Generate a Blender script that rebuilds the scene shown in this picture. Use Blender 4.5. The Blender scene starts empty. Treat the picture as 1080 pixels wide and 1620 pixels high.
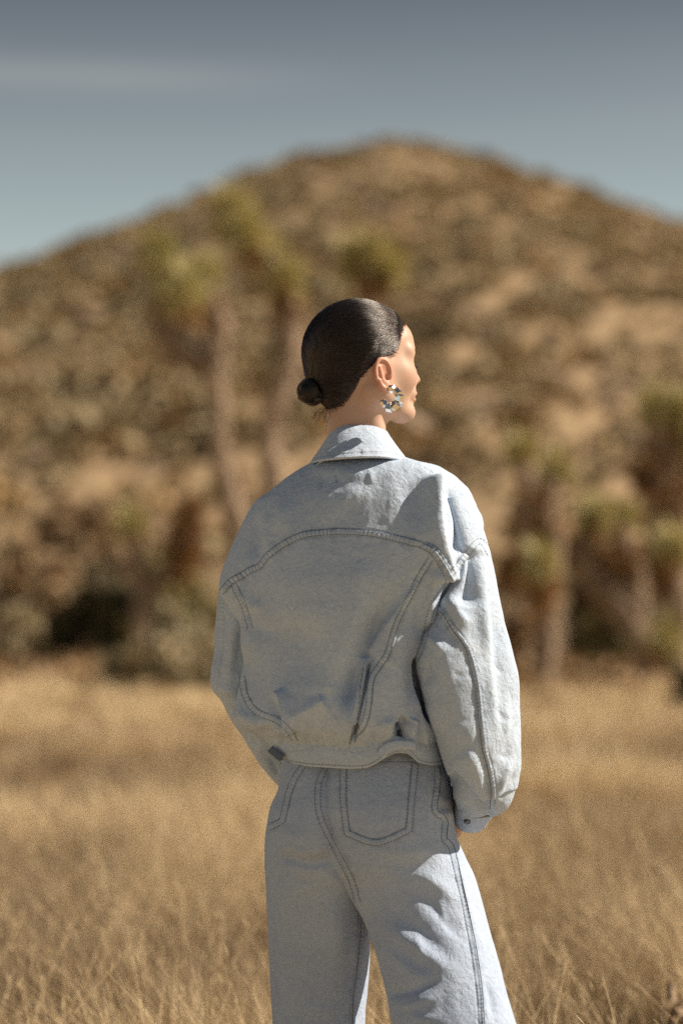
import bpy, math, random
import numpy as np
from mathutils import Vector
from mathutils.bvhtree import BVHTree

R = math.radians
SC = bpy.context.scene
COL = SC.collection
rng = np.random.default_rng(7)
random.seed(7)

# ------------------------------------------------------------------ camera, sky, sun, exposure
CAM_D, CAM_Z, FPX, HOR = 4.2, 1.23, 3818.0, 950.0      # metres to the woman, eye height, focal length in photo pixels
cam_data = bpy.data.cameras.new("camera")
cam = bpy.data.objects.new("camera", cam_data)
COL.objects.link(cam)
cam.location = (0, -CAM_D, CAM_Z)
cam.rotation_euler = (R(90), 0, 0)
cam_data.sensor_fit = 'VERTICAL'
cam_data.sensor_height = 36.0
cam_data.sensor_width = 24.0
cam_data.lens = FPX * 36.0 / 1620.0
cam_data.shift_y = (HOR - 810.0) / 1620.0
cam_data.clip_end = 3000
cam_data.clip_start = 0.05
cam_data.dof.use_dof = True
cam_data.dof.focus_distance = CAM_D - 0.06
cam_data.dof.aperture_fstop = 1.95
SC.camera = cam

SUN_AZ, SUN_EL = R(4.0), R(41.0)                # azimuth from +x (right) towards +y (away)
world = bpy.data.worlds.new("World")
SC.world = world
world.use_nodes = True
wn, wl = world.node_tree.nodes, world.node_tree.links
wn.clear()
w_out = wn.new('ShaderNodeOutputWorld')
w_bg = wn.new('ShaderNodeBackground')
w_bg.inputs['Strength'].default_value = 0.062
sky = wn.new('ShaderNodeTexSky')
sky.sky_type = 'NISHITA'
sky.sun_disc = False
sky.sun_elevation = SUN_EL
sky.sun_rotation = R(90) - SUN_AZ
sky.altitude = 1100
sky.air_density = 1.0
sky.dust_density = 1.6
sky.ozone_density = 1.0
w_hsv = wn.new('ShaderNodeHueSaturation')
w_hsv.inputs['Saturation'].default_value = 0.43
w_hsv.inputs['Value'].default_value = 0.8
wl.new(sky.outputs['Color'], w_hsv.inputs['Color'])
# thin cirrus: stretched noise on the sky direction
w_tc = wn.new('ShaderNodeTexCoord')
w_map = wn.new('ShaderNodeMapping')
w_map.inputs['Rotation'].default_value = (0, R(3), 0)
w_map.inputs['Scale'].default_value = (2.2, 2.2, 30.0)
w_map.inputs['Location'].default_value = (0.6, 0.0, 0.45)
wl.new(w_tc.outputs['Generated'], w_map.inputs['Vector'])
w_nz = wn.new('ShaderNodeTexNoise')
w_nz.inputs['Scale'].default_value = 1.0
w_nz.inputs['Detail'].default_value = 3.0
wl.new(w_map.outputs['Vector'], w_nz.inputs['Vector'])
w_rmp = wn.new('ShaderNodeValToRGB')
w_rmp.color_ramp.elements[0].position = 0.5
w_rmp.color_ramp.elements[0].color = (0, 0, 0, 1)
w_rmp.color_ramp.elements[1].position = 0.74
w_rmp.color_ramp.elements[1].color = (0.42, 0.42, 0.42, 1)
wl.new(w_nz.outputs['Fac'], w_rmp.inputs['Fac'])
w_mix = wn.new('ShaderNodeMixRGB')
w_mix.inputs['Color2'].default_value = (4.6, 4.75, 4.6, 1)
w_sep = wn.new('ShaderNodeSeparateXYZ')
wl.new(w_tc.outputs['Generated'], w_sep.inputs['Vector'])
w_deep = wn.new('ShaderNodeValToRGB')           # the deep, polarised blue above the pale horizon band
for e, (p_, c_) in zip(w_deep.color_ramp.elements, [(0.12, (1.42, 1.50, 1.33)), (0.25, (0.50, 0.515, 0.525))]):
    e.position = p_; e.color = (*c_, 1)
wl.new(w_sep.outputs['Z'], w_deep.inputs['Fac'])
w_mul = wn.new('ShaderNodeMixRGB'); w_mul.blend_type = 'MULTIPLY'; w_mul.inputs['Fac'].default_value = 1.0
wl.new(w_hsv.outputs['Color'], w_mul.inputs['Color1']); wl.new(w_deep.outputs['Color'], w_mul.inputs['Color2'])
def wmath(op, a, b=0.0):
    m_ = wn.new('ShaderNodeMath'); m_.operation = op
    for i_, v_ in enumerate((a, b)):
        if isinstance(v_, (int, float)): m_.inputs[i_].default_value = v_
        else: wl.new(v_, m_.inputs[i_])
    return m_.outputs[0]
w_bend = wmath('MULTIPLY', w_nz.outputs['Fac'], 0.012)
w_off = wmath('SUBTRACT', wmath('ADD', w_sep.outputs['Z'], w_bend), 0.2175)
w_thin = wmath('DIVIDE', w_off, 0.0060)
w_gau = wmath('POWER', 2.718, wmath('MULTIPLY', wmath('MULTIPLY', w_thin, w_thin), -1.0))
w_fade = wn.new('ShaderNodeMapRange'); w_fade.interpolation_type = 'SMOOTHSTEP'
for k_, v_ in (('From Min', 0.03), ('From Max', -0.10), ('To Min', 0.0), ('To Max', 0.30)): w_fade.inputs[k_].default_value = v_
wl.new(w_sep.outputs['X'], w_fade.inputs['Value'])
w_fac = wmath('ADD', wmath('MULTIPLY', w_gau, w_fade.outputs['Result']), wmath('MULTIPLY', w_rmp.outputs['Color'], 0.35))
wl.new(w_fac, w_mix.inputs['Fac'])
wl.new(w_mul.outputs['Color'], w_mix.inputs['Color1'])
wl.new(w_mix.outputs['Color'], w_bg.inputs['Color'])
wl.new(w_bg.outputs['Background'], w_out.inputs['Surface'])

sun_data = bpy.data.lights.new("sun", 'SUN')
sun_data.energy = 5.0
sun_data.angle = R(0.53)
sun_data.color = (1.0, 0.865, 0.69)
sun = bpy.data.objects.new("sun", sun_data)
COL.objects.link(sun)
SUNV = Vector((math.cos(SUN_EL) * math.cos(SUN_AZ), math.cos(SUN_EL) * math.sin(SUN_AZ), math.sin(SUN_EL)))
sun.location = SUNV * 60
sun.rotation_euler = SUNV.to_track_quat('Z', 'Y').to_euler()

SC.view_settings.view_transform = 'Standard'
SC.view_settings.look = 'None'
SC.view_settings.exposure = 0.66
SC.view_settings.gamma = 1.0
SC.view_settings.use_curve_mapping = False
SC.render.engine = 'CYCLES'
SC.cycles.max_bounces = 8
SC.cycles.use_denoising = False                 # keep the fine grain of the cloth and of the film
SC.cycles.transparent_max_bounces = 8

# ------------------------------------------------------------------ helpers
def P(px, py, y=0.0):
    """photo pixel + depth (m behind the woman's plane) -> world point"""
    k = (CAM_D + y) / FPX
    return np.array([(px - 540.0) * k, y, CAM_Z + (HOR - py) * k])

def props(o, label=None, cat=None, group=None, kind=None):
    if label: o['label'] = label
    if cat: o['category'] = cat
    if group: o['group'] = group
    if kind: o['kind'] = kind
    return o

def empty(name, loc=(0, 0, 0)):
    o = bpy.data.objects.new(name, None)
    COL.objects.link(o)
    o.location = loc
    o.empty_display_size = 0.2
    return o

def mesh_np(name, V, F, mat=None, parent=None, smooth=True, attrs=None, mats=None, midx=None):
    """V (n,3), F list of (k,3|4) int arrays"""
    V = np.asarray(V, dtype=np.float64).reshape(-1, 3)
    if parent is not None:
        V = V - np.array(world_loc(parent))
    if isinstance(F, np.ndarray): F = [F]
    F = [np.asarray(f, dtype=np.int32) for f in F if len(f)]
    me = bpy.data.meshes.new(name)
    loops = np.concatenate([f.ravel() for f in F])
    sizes = np.concatenate([np.full(len(f), f.shape[1], dtype=np.int32) for f in F])
    starts = np.concatenate([[0], np.cumsum(sizes)[:-1]]).astype(np.int32)
    me.vertices.add(len(V)); me.vertices.foreach_set('co', V.ravel().astype(np.float32))
    me.loops.add(len(loops)); me.loops.foreach_set('vertex_index', loops)
    me.polygons.add(len(sizes)); me.polygons.foreach_set('loop_start', starts)
    me.polygons.foreach_set('loop_total', sizes)
    me.polygons.foreach_set('use_smooth', np.full(len(sizes), smooth, dtype=bool))
    if mats:
        for m in mats: me.materials.append(m)
        me.polygons.foreach_set('material_index', np.asarray(midx, dtype=np.int32))
    elif mat: me.materials.append(mat)
    me.update(calc_edges=True)
    if attrs:
        for k, a in attrs.items():
            a = np.asarray(a, dtype=np.float32)
            if a.ndim == 1:
                at = me.attributes.new(k, 'FLOAT', 'POINT'); at.data.foreach_set('value', a)
            else:
                at = me.attributes.new(k, 'FLOAT_VECTOR', 'POINT'); at.data.foreach_set('vector', a.ravel())
    o = bpy.data.objects.new(name, me)
    COL.objects.link(o)
    if parent is not None: o.parent = parent
    return o

def world_loc(o):
    p = np.zeros(3)
    while o is not None:
        p = p + np.array(o.location); o = o.parent
    return p

def vnoise(Pn, seed=0):
    """value noise in [-1,1] for (n,3) points"""
    Pn = np.asarray(Pn, dtype=np.float64)
    i = np.floor(Pn).astype(np.int64); f = Pn - i
    f = f * f * f * (f * (f * 6 - 15) + 10)
    def h(a, b, c):
        n = (a * 374761393 + b * 668265263 + c * 2147483647 + seed * 1274126177) & 0xffffffff
        n = ((n ^ (n >> 13)) * 1274126177) & 0xffffffff
        n = n ^ (n >> 16)
        return (n & 0xffff) / 32767.5 - 1.0
    x, y, z = i[..., 0], i[..., 1], i[..., 2]
    u, v, w = f[..., 0], f[..., 1], f[..., 2]
    def L(a, b, t): return a + (b - a) * t
    return L(L(L(h(x, y, z), h(x + 1, y, z), u), L(h(x, y + 1, z), h(x + 1, y + 1, z), u), v),
             L(L(h(x, y, z + 1), h(x + 1, y, z + 1), u), L(h(x, y + 1, z + 1), h(x + 1, y + 1, z + 1), u), v), w)

def fbm(Pn, octv=4, seed=0):
    s, a, t = 0, 1.0, 0
    for k in range(octv):
        s = s + a * vnoise(Pn * (2.0 ** k), seed + k * 17); t += a; a *= 0.5
    return s / t

def crom(pts, n):
    """Catmull-Rom through the rows of pts, n samples, about even in arc length of the first two columns"""
    pts = np.asarray(pts, dtype=float)
    m = len(pts)
    if m == 2:
        t = np.linspace(0, 1, n)[:, None]
        return pts[0] * (1 - t) + pts[1] * t
    ext = np.vstack([2 * pts[0] - pts[1], pts, 2 * pts[-1] - pts[-2]])
    out = []
    K = 40
    for i in range(m - 1):
        p0, p1, p2, p3 = ext[i:i + 4]
        t = np.linspace(0, 1, K, endpoint=False)[:, None]
        # centripetal-ish tension 0.5
        out.append(0.5 * ((2 * p1) + (-p0 + p2) * t + (2 * p0 - 5 * p1 + 4 * p2 - p3) * t ** 2 + (-p0 + 3 * p1 - 3 * p2 + p3) * t ** 3))
    out.append(pts[-1:])
    c = np.vstack(out)
    s = np.concatenate([[0], np.cumsum(np.linalg.norm(np.diff(c, axis=0), axis=1))])
    q = np.linspace(0, s[-1], n)
    return np.stack([np.interp(q, s, c[:, k]) for k in range(c.shape[1])], axis=1)

def grid_faces(nr, nc, closed=True, off=0):
    r = np.arange(nr - 1)[:, None]; c = np.arange(nc if closed else nc - 1)[None, :]
    a = r * nc + c; b = r * nc + (c + 1) % nc
    return np.stack([a, a + nc, b + nc, b], axis=-1).reshape(-1, 4) + off

def tube(pts, rad, ns=8, cap=True):
    """tapered tube along pts -> V, [quads, tris]"""
    pts = np.asarray(pts, dtype=float); n = len(pts)
    rad = np.broadcast_to(np.asarray(rad, dtype=float), (n,))
    T = np.gradient(pts, axis=0); T /= np.linalg.norm(T, axis=1)[:, None] + 1e-12
    up = np.array([0, 0, 1.0]) if abs(T[0][2]) < 0.9 else np.array([1.0, 0, 0])
    N = np.zeros_like(pts); u = up - T[0] * (up @ T[0]); u /= np.linalg.norm(u)
    for i in range(n):
        u = u - T[i] * (u @ T[i]); u /= np.linalg.norm(u) + 1e-12; N[i] = u
    B = np.cross(T, N)
    a = np.linspace(0, 2 * np.pi, ns, endpoint=False)
    V = pts[:, None, :] + rad[:, None, None] * (np.cos(a)[None, :, None] * N[:, None, :] + np.sin(a)[None, :, None] * B[:, None, :])
    V = V.reshape(-1, 3)
    F = [grid_faces(n, ns)[:, ::-1]]
    if cap:
        V = np.vstack([V, pts[0], pts[-1]])
        i0, i1 = n * ns, n * ns + 1
        k = np.arange(ns); kn = (k + 1) % ns
        F.append(np.concatenate([np.stack([np.full(ns, i0), k, kn], 1)[:, ::-1],
                                 np.stack([np.full(ns, i1), (n - 1) * ns + k, (n - 1) * ns + kn], 1)]))
    else: F.append(np.zeros((0, 3), int))
    return V, F

class MB:
    """collects several shapes into one mesh"""
    def __init__(s): s.V, s.Q, s.T, s.n, s.A = [], [], [], 0, []
    def add(s, V, F, attr=None):
        V = np.asarray(V); 
        for f in (F if isinstance(F, list) else [F]):
            if len(f) == 0: continue
            (s.Q if f.shape[1] == 4 else s.T).append(f + s.n)
        s.V.append(V); s.n += len(V)
        s.A.append(np.full(len(V), 0.0 if attr is None else attr) if np.ndim(attr) == 0 else np.asarray(attr))
        return s
    def build(s, name, mat, parent=None, smooth=True, attr=None):
        F = []
        if s.Q: F.append(np.concatenate(s.Q))
        if s.T: F.append(np.concatenate(s.T))
        return mesh_np(name, np.concatenate(s.V), F, mat, parent, smooth, {attr: np.concatenate(s.A)} if attr else None)

# ------------------------------------------------------------------ materials
class NT:
    def __init__(s, name):
        s.m = bpy.data.materials.new(name); s.m.use_nodes = True
        s.n, s.l = s.m.node_tree.nodes, s.m.node_tree.links
        s.b = s.n['Principled BSDF']
        s.tc = s.n.new('ShaderNodeTexCoord')
    def noise(s, scale, detail=4, rough=0.55, vec=None, dist=0.0):
        t = s.n.new('ShaderNodeTexNoise'); t.inputs['Scale'].default_value = scale
        t.inputs['Detail'].default_value = detail; t.inputs['Roughness'].default_value = rough
        t.inputs['Distortion'].default_value = dist
        s.l.new(vec or s.tc.outputs['Object'], t.inputs['Vector']); return t.outputs['Fac']
    def mapping(s, scale=(1, 1, 1), rot=(0, 0, 0)):
        m = s.n.new('ShaderNodeMapping'); m.inputs['Scale'].default_value = scale; m.inputs['Rotation'].default_value = rot
        s.l.new(s.tc.outputs['Object'], m.inputs['Vector']); return m.outputs['Vector']
    def ramp(s, fac, stops):
        r = s.n.new('ShaderNodeValToRGB'); e = r.color_ramp.elements
        while len(e) < len(stops): e.new(0.5)
        for k, (p, c) in zip(e, stops): k.position = p; k.color = (*c, 1)
        s.l.new(fac, r.inputs['Fac']); return r.outputs['Color']
    def mix(s, fac, a, b, mode='MIX'):
        m = s.n.new('ShaderNodeMixRGB'); m.blend_type = mode
        for k, v in (('Fac', fac), ('Color1', a), ('Color2', b)):
            if isinstance(v, (int, float)): m.inputs[k].default_value = v
            elif isinstance(v, tuple): m.inputs[k].default_value = (*v, 1)
            else: s.l.new(v, m.inputs[k])
        return m.outputs['Color']
    def math(s, op, a, b=0.0, c=0.0):
        m = s.n.new('ShaderNodeMath'); m.operation = op
        for i, v in enumerate((a, b, c)):
            if isinstance(v, (int, float)): m.inputs[i].default_value = v
            else: s.l.new(v, m.inputs[i])
        return m.outputs[0]
    def attr(s, name, out='Fac'):
        a = s.n.new('ShaderNodeAttribute'); a.attribute_name = name; return a.outputs[out]
    def rand(s):
        a = s.n.new('ShaderNodeObjectInfo'); return a.outputs['Random']
    def bump(s, h, dist, strength=1.0, prev=None):
        b = s.n.new('ShaderNodeBump'); b.inputs['Distance'].default_value = dist; b.inputs['Strength'].default_value = strength
        s.l.new(h, b.inputs['Height'])
        if prev is not None: s.l.new(prev, b.inputs['Normal'])
        return b.outputs['Normal']
    def set(s, base=None, rough=None, normal=None, **kw):
        for k, v in (('Base Color', base), ('Roughness', rough), ('Normal', normal), *kw.items()):
            if v is None: continue
            if isinstance(v, (int, float)): s.b.inputs[k].default_value = v
            elif isinstance(v, tuple): s.b.inputs[k].default_value = (*v, 1) if len(v) == 3 and s.b.inputs[k].type == 'RGBA' else v
            else: s.l.new(v, s.b.inputs[k])
        return s.m

def denim_mat(name, light, dark, crinkle=1.0):
    t = NT(name)
    mott = t.noise(9.0, 5, 0.6)
    fine = t.noise(520.0, 3, 0.7)
    mid = t.noise(150.0, 4, 0.7)
    # twill: fine diagonal ribs
    wv = t.n.new('ShaderNodeTexWave'); wv.bands_direction = 'X'
    wv.inputs['Scale'].default_value = 170.0; wv.inputs['Distortion'].default_value = 1.5; wv.inputs['Detail'].default_value = 2.0
    t.l.new(t.mapping((1, 0.3, 1), (0, R(38), 0)), wv.inputs['Vector'])
    c = t.mix(t.ramp(mott, [(0.3, (0, 0, 0)), (0.7, (1, 1, 1))]), dark, light)
    c = t.mix(0.55, c, t.ramp(fine, [(0.33, (0.62, 0.66, 0.72)), (0.7, (1.1, 1.1, 1.1))]), 'MULTIPLY')
    c = t.mix(0.3, c, t.ramp(mid, [(0.35, (0.7, 0.74, 0.8)), (0.7, (1.1, 1.1, 1.1))]), 'MULTIPLY')
    # wear: pale rubbed ridges (+) and unfaded blue beside the seams (-)
    w = t.attr('wear')
    c = t.mix(t.math('MULTIPLY', t.math('MAXIMUM', w, 0.0), 0.75), c, (0.74, 0.77, 0.79))
    c = t.mix(t.math('MULTIPLY', t.math('MAXIMUM', t.math('MULTIPLY', w, -1.0), 0.0), 0.75), c, (0.20, 0.28, 0.38))
    b1 = t.bump(t.noise(75.0, 5, 0.62, dist=0.7), 0.0055 * crinkle, 0.7)
    b2 = t.bump(mid, 0.0012, 0.5, b1)
    b3 = t.bump(wv.outputs['Fac'], 0.0004, 0.35, b2)
    b4 = t.bump(fine, 0.0006, 0.6, b3)
    return t.set(c, 0.92, b4, **{'Specular IOR Level': 0.15, 'Sheen Weight': 0.12, 'Sheen Roughness': 0.6})

M = {}
M['denim'] = denim_mat('pale_denim', (0.545, 0.635, 0.76), (0.465, 0.56, 0.70))
M['jeans'] = denim_mat('pale_grey_denim', (0.465, 0.55, 0.69), (0.40, 0.48, 0.63))
t = NT('indigo_denim'); M['indigo'] = t.set(t.mix(t.noise(600, 3), (0.05, 0.075, 0.12), (0.13, 0.17, 0.24)), 0.9)
t = NT('thread_navy'); M['thread'] = t.set(t.mix(t.noise(700, 2), (0.085, 0.105, 0.145), (0.21, 0.235, 0.29)), 0.85)
t = NT('thread_pale'); M['thread_pale'] = t.set((0.60, 0.60, 0.58), 0.85)
t = NT('dark_metal'); M['button'] = t.set(t.mix(t.noise(300, 3), (0.10, 0.10, 0.11), (0.25, 0.25, 0.27)), 0.35, Metallic=1.0)
t = NT('polished_silver')
M['silver'] = t.set((0.78, 0.76, 0.73), 0.09, t.bump(t.noise(90, 2), 0.0006, 0.35), Metallic=1.0)
t = NT('skin')
sk = t.mix(t.noise(14.0, 4), (0.455, 0.29, 0.215), (0.515, 0.34, 0.255))
sk = t.mix(t.math('MULTIPLY', t.attr('blush'), 0.7), sk, (0.62, 0.25, 0.17))
sk = t.mix(t.math('MULTIPLY', t.attr('brow'), 0.85), sk, (0.06, 0.035, 0.025))
M['skin'] = t.set(sk, 0.46, t.bump(t.noise(900, 3), 0.0003, 0.4), **{'Subsurface Weight': 0.08, 'Subsurface Radius': (0.010, 0.004, 0.002), 'Subsurface Scale': 0.6, 'Specular IOR Level': 0.4})
t = NT('hair_base'); M['hair_base'] = t.set((0.022, 0.014, 0.012), 0.5)
hm = bpy.data.materials.new('dark_brown_hair'); hm.use_nodes = True
hn, hl = hm.node_tree.nodes, hm.node_tree.links
hn.clear(); ho = hn.new('ShaderNodeOutputMaterial'); hb = hn.new('ShaderNodeBsdfHairPrincipled')
hb.parametrization = 'MELANIN'
hb.inputs['Melanin'].default_value = 0.95; hb.inputs['Melanin Redness'].default_value = 0.75
hb.inputs['Roughness'].default_value = 0.2
for k, v in (('IOR', 1.6), ('Coat', 0.1), ('Radial Roughness', 0.4), ('Random Roughness', 0.12), ('Random Color', 0.15)):
    if k in hb.inputs: hb.inputs[k].default_value = v
hl.new(hb.outputs[0], ho.inputs['Surface'])
M['hair'] = hm
t = NT('black_leather'); M['shoe'] = t.set((0.03, 0.025, 0.022), 0.5, t.bump(t.noise(200, 3), 0.001, 0.3))
# ------------------------------------------------------------------ ground, hill
def ridge_px(px):
    """photo row of the hill's skyline at a photo column"""
    xs = [-2400, -1500, -800, -300, 0, 60, 130, 210, 300, 380, 470, 560, 620, 690, 760, 830, 900, 980, 1080, 1250, 1600, 2200, 3000, 4200]
    ys = [905, 840, 660, 520, 424, 405, 378, 348, 312, 272, 245, 232, 220, 231, 245, 272, 292, 322, 352, 410, 560, 760, 880, 930]
    return np.interp(px, xs, ys)
Y_RIDGE, Y_FOOT = 300.0, 75.0
def hill_h(X, Y):
    dist = Y + CAM_D
    pxr = 540 + X * FPX / (Y_RIDGE + CAM_D)
    Hr = (HOR - ridge_px(pxr)) * (Y_RIDGE + CAM_D) / FPX + CAM_Z
    s = (Y - Y_FOOT) / (Y_RIDGE - Y_FOOT)
    up = np.clip(s, 0, 1) ** 1.08
    back = np.clip(1 - (Y - Y_RIDGE) / 260.0, 0, 1)
    back = back * back * (3 - 2 * back)
    h = Hr * np.where(s <= 1, up, back)
    pts = np.stack([X / 38.0, Y / 38.0, np.zeros_like(X)], -1)
    env = np.clip(s * 3, 0, 1) * np.clip((1.03 - s) * 4, 0.12, 1)
    h = h + env * (5.0 * fbm(pts, 4, 3) + 0.9 * fbm(pts * 7, 3, 9)) * np.where(Y < 560, 1, 0)
    return np.maximum(h, 0) * np.clip(s * 6, 0, 1)

def ground_h(X, Y):
    n = 0.10 * fbm(np.stack([X / 5.0, Y / 5.0, np.zeros_like(X)], -1), 3, 21)
    return n * np.clip((Y - 2) / 6, 0, 1)

t = NT('dry_field_soil')
c = t.ramp(t.noise(0.35, 6, 0.65), [(0.3, (0.32, 0.235, 0.135)), (0.5, (0.42, 0.315, 0.185)), (0.7, (0.50, 0.38, 0.235))])
c = t.mix(0.5, c, t.ramp(t.noise(6.0, 5, 0.7), [(0.3, (0.55, 0.5, 0.45)), (0.7, (1.1, 1.08, 1.0))]), 'MULTIPLY')
M['soil'] = t.set(c, 1.0, t.bump(t.noise(9, 5), 0.08, 0.6), **{'Specular IOR Level': 0.05})
t = NT('hill_soil')
c = t.ramp(t.noise(0.10, 7, 0.70), [(0.30, (0.27, 0.20, 0.128)), (0.46, (0.335, 0.245, 0.152)), (0.58, (0.385, 0.277, 0.176)), (0.72, (0.43, 0.31, 0.21))])
c = t.mix(0.5, c, t.ramp(t.noise(0.9, 5, 0.7), [(0.3, (0.5, 0.48, 0.45)), (0.7, (1.1, 1.08, 1.02))]), 'MULTIPLY')
M['hill'] = t.set(c, 1.0, t.bump(t.noise(0.8, 5), 0.5, 0.6), **{'Specular IOR Level': 0.05})

def sheet(name, xs, ys, hf, mat):
    Xg, Yg = np.meshgrid(xs, ys)
    Z = hf(Xg, Yg)
    V = np.stack([Xg, Yg, Z], -1).reshape(-1, 3)
    nr, nc = Xg.shape
    return mesh_np(name, V, grid_faces(nr, nc, False)[:, ::-1], mat)

gx = np.concatenate([np.linspace(-1500, -30, 30), np.linspace(-24, 24, 121), np.linspace(30, 1500, 30)])
gy = np.concatenate([np.linspace(-400, -12, 14), np.linspace(-8, 50, 146), np.linspace(55, 110, 12), np.linspace(140, 1800, 22)])
props(sheet('ground', gx, gy, ground_h, M['soil']), 'flat dry field of pale golden grass and sandy soil', kind='structure')
hx = np.linspace(-330, 330, 331); hy = np.concatenate([np.linspace(Y_FOOT - 3, 330, 190), np.linspace(335, 600, 30)])
props(sheet('hill', hx, hy, lambda X, Y: hill_h(X, Y) - 0.25, M['hill']), 'broad rounded desert hill of tan rock and scrub', kind='structure')

# ------------------------------------------------------------------ leafy helpers
def leaf_quads(C, S, n_dir=None, elong=1.6, flat=None):
    """one bent quad (2 tris each) per centre C, size S, random orientation"""
    n = len(C)
    d = rng.normal(size=(n, 3)); d /= np.linalg.norm(d, axis=1)[:, None]
    if n_dir is not None:
        d = d * 0.75 + n_dir; d /= np.linalg.norm(d, axis=1)[:, None]
    a = np.cross(d, rng.normal(size=(n, 3))); a /= np.linalg.norm(a, axis=1)[:, None]
    S = np.asarray(S)[:, None]
    u = d * S * elong * 0.5; v = a * S * 0.5
    V = np.stack([C - u, C + v, C + u, C - v], 1).reshape(-1, 3)
    F = np.arange(4 * n).reshape(-1, 4)
    return V, F

def foliage_mat(name, cols, scale=6.0, rough=0.8, trans=0.15):
    t = NT(name)
    nz = t.noise(scale, 4, 0.7)
    k = len(cols)
    c = t.ramp(nz, [(0.32 + 0.36 * i / max(1, k - 1), cc) for i, cc in enumerate(cols)])
    tint = t.attr('tint')
    c = t.mix(t.math('MULTIPLY', tint, 1.0), c, t.mix(0.7, c, (0.9, 0.66, 0.36), 'MULTIPLY'))
    return t.set(c, rough, **{'Specular IOR Level': 0.15})

M['scrub'] = foliage_mat('hill_scrub', [(0.23, 0.19, 0.12), (0.345, 0.28, 0.175), (0.45, 0.355, 0.23)], 0.12)
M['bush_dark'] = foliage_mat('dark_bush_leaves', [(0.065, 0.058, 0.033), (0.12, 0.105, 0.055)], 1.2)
M['bush_grey'] = foliage_mat('grey_green_leaves', [(0.27, 0.24, 0.165), (0.40, 0.355, 0.25)], 1.4)
M['bush_olive'] = foliage_mat('olive_leaves', [(0.15, 0.135, 0.06), (0.25, 0.22, 0.10)], 1.4)
M['bush_tan'] = foliage_mat('dry_tan_twigs', [(0.26, 0.19, 0.12), (0.40, 0.30, 0.195)], 1.4)
M['yucca'] = foliage_mat('yucca_blades', [(0.34, 0.315, 0.15), (0.48, 0.44, 0.22), (0.58, 0.52, 0.30)], 2.5, 0.6)
M['thatch'] = foliage_mat('dead_yucca_blades', [(0.25, 0.16, 0.085), (0.40, 0.27, 0.15)], 2.5)
t = NT('yucca_bark')
c = t.ramp(t.noise(3.5, 6, 0.7), [(0.3, (0.20, 0.14, 0.095)), (0.55, (0.36, 0.262, 0.182)), (0.75, (0.47, 0.355, 0.255))])
M['bark'] = t.set(c, 0.95, t.bump(t.noise(14, 5), 0.06, 0.8))
t = NT('rock')
c = t.ramp(t.noise(0.5, 6, 0.6), [(0.3, (0.22, 0.155, 0.105)), (0.7, (0.34, 0.25, 0.175))])
M['rock'] = t.set(c, 0.95, t.bump(t.noise(2.5, 6), 0.15, 0.7))

def ico(sub):
    import bmesh
    bm = bmesh.new(); bmesh.ops.create_icosphere(bm, subdivisions=sub, radius=1.0)
    V = np.array([v.co[:] for v in bm.verts]); F = np.array([[v.index for v in f.verts] for f in bm.faces]); bm.free()
    return V, F
ICO2 = ico(2)

# scrub and boulders over the hillside: one uncountable mass each
mb = MB(); mr = MB()
cnt = 0
NS = 15000
Yc = Y_FOOT + 3 + (Y_RIDGE + 6 - Y_FOOT) * rng.random(NS * 3) ** 0.85
Xc = (rng.random(NS * 3) * 2 - 1) * (0.30 * (Yc + CAM_D) + 14)
den = fbm(np.stack([Xc / 14, Yc / 22, Xc * 0], -1), 3, 77)
keep = rng.random(NS * 3) < np.clip(0.55 + 0.75 * den - 0.0012 * Xc, 0.28, 1)
Xc, Yc = Xc[keep][:NS], Yc[keep][:NS]
Zc = hill_h(Xc, Yc) - 0.25
for x, y, z in zip(Xc, Yc, Zc):
    r = 0.42 + 0.95 * rng.random() ** 2.2
    n = int(18 + 20 * r)
    d = rng.normal(size=(n, 3)); d /= np.linalg.norm(d, axis=1)[:, None]; d[:, 2] = np.abs(d[:, 2])
    lob = 0.75 + 0.35 * rng.random(n)
    C = d * lob[:, None] * np.array([r, r, 0.85 * r]) + np.array([x, y, z])
    V, F = leaf_quads(C, r * (0.30 + 0.28 * rng.random(n)), d * 0.8, 1.3)
    mb.add(V, F, rng.random() ** 2.2)
o = mb.build('hillside_scrub', M['scrub'], None, False, 'tint'); props(o, 'grey olive scrub scattered over the tan hillside', kind='stuff')
for k in range(1400):
    y = Y_FOOT + 5 + (Y_RIDGE - Y_FOOT) * rng.random(); x = (rng.random() * 2 - 1) * (0.30 * (y + CAM_D) + 8)
    r = 0.3 + 1.1 * rng.random() ** 3
    V = ICO2[0] * (1 + 0.35 * fbm(ICO2[0] * 1.3 + k * 3.1, 2)[:, None]) * np.array([r * (0.8 + 0.6 * rng.random()), r, r * 0.65])
    mr.add(V + np.array([x, y, float(hill_h(np.array([x]), np.array([y]))[0]) - 0.2]), ICO2[1])
props(mr.build('hillside_rocks', M['rock'], None, False), 'tan boulders strewn over the hillside', kind='stuff')

mb = MB()
Yc = 28 + 52 * rng.random(4200) ** 0.8
Xc = (rng.random(4200) * 2 - 1) * (0.27 * (Yc + CAM_D) + 2)
for x, y in zip(Xc, Yc):
    r = 0.12 + 0.26 * rng.random() ** 1.6 + 0.006 * max(0, y - 30)
    n = int(22 + 40 * r)
    d = rng.normal(size=(n, 3)); d /= np.linalg.norm(d, axis=1)[:, None]; d[:, 2] = np.abs(d[:, 2])
    C = d * (0.55 + 0.5 * rng.random(n))[:, None] * np.array([r * 1.2, r * 1.2, r * 0.9]) + np.array([x, y, 0.0])
    V, F = leaf_quads(C, r * (0.18 + 0.22 * rng.random(n)), d * 0.6, 2.0)
    mb.add(V, F, rng.random())
M['low_scrub'] = foliage_mat('low_desert_scrub', [(0.24, 0.175, 0.11), (0.36, 0.265, 0.17), (0.46, 0.345, 0.23)], 0.5)
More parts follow.
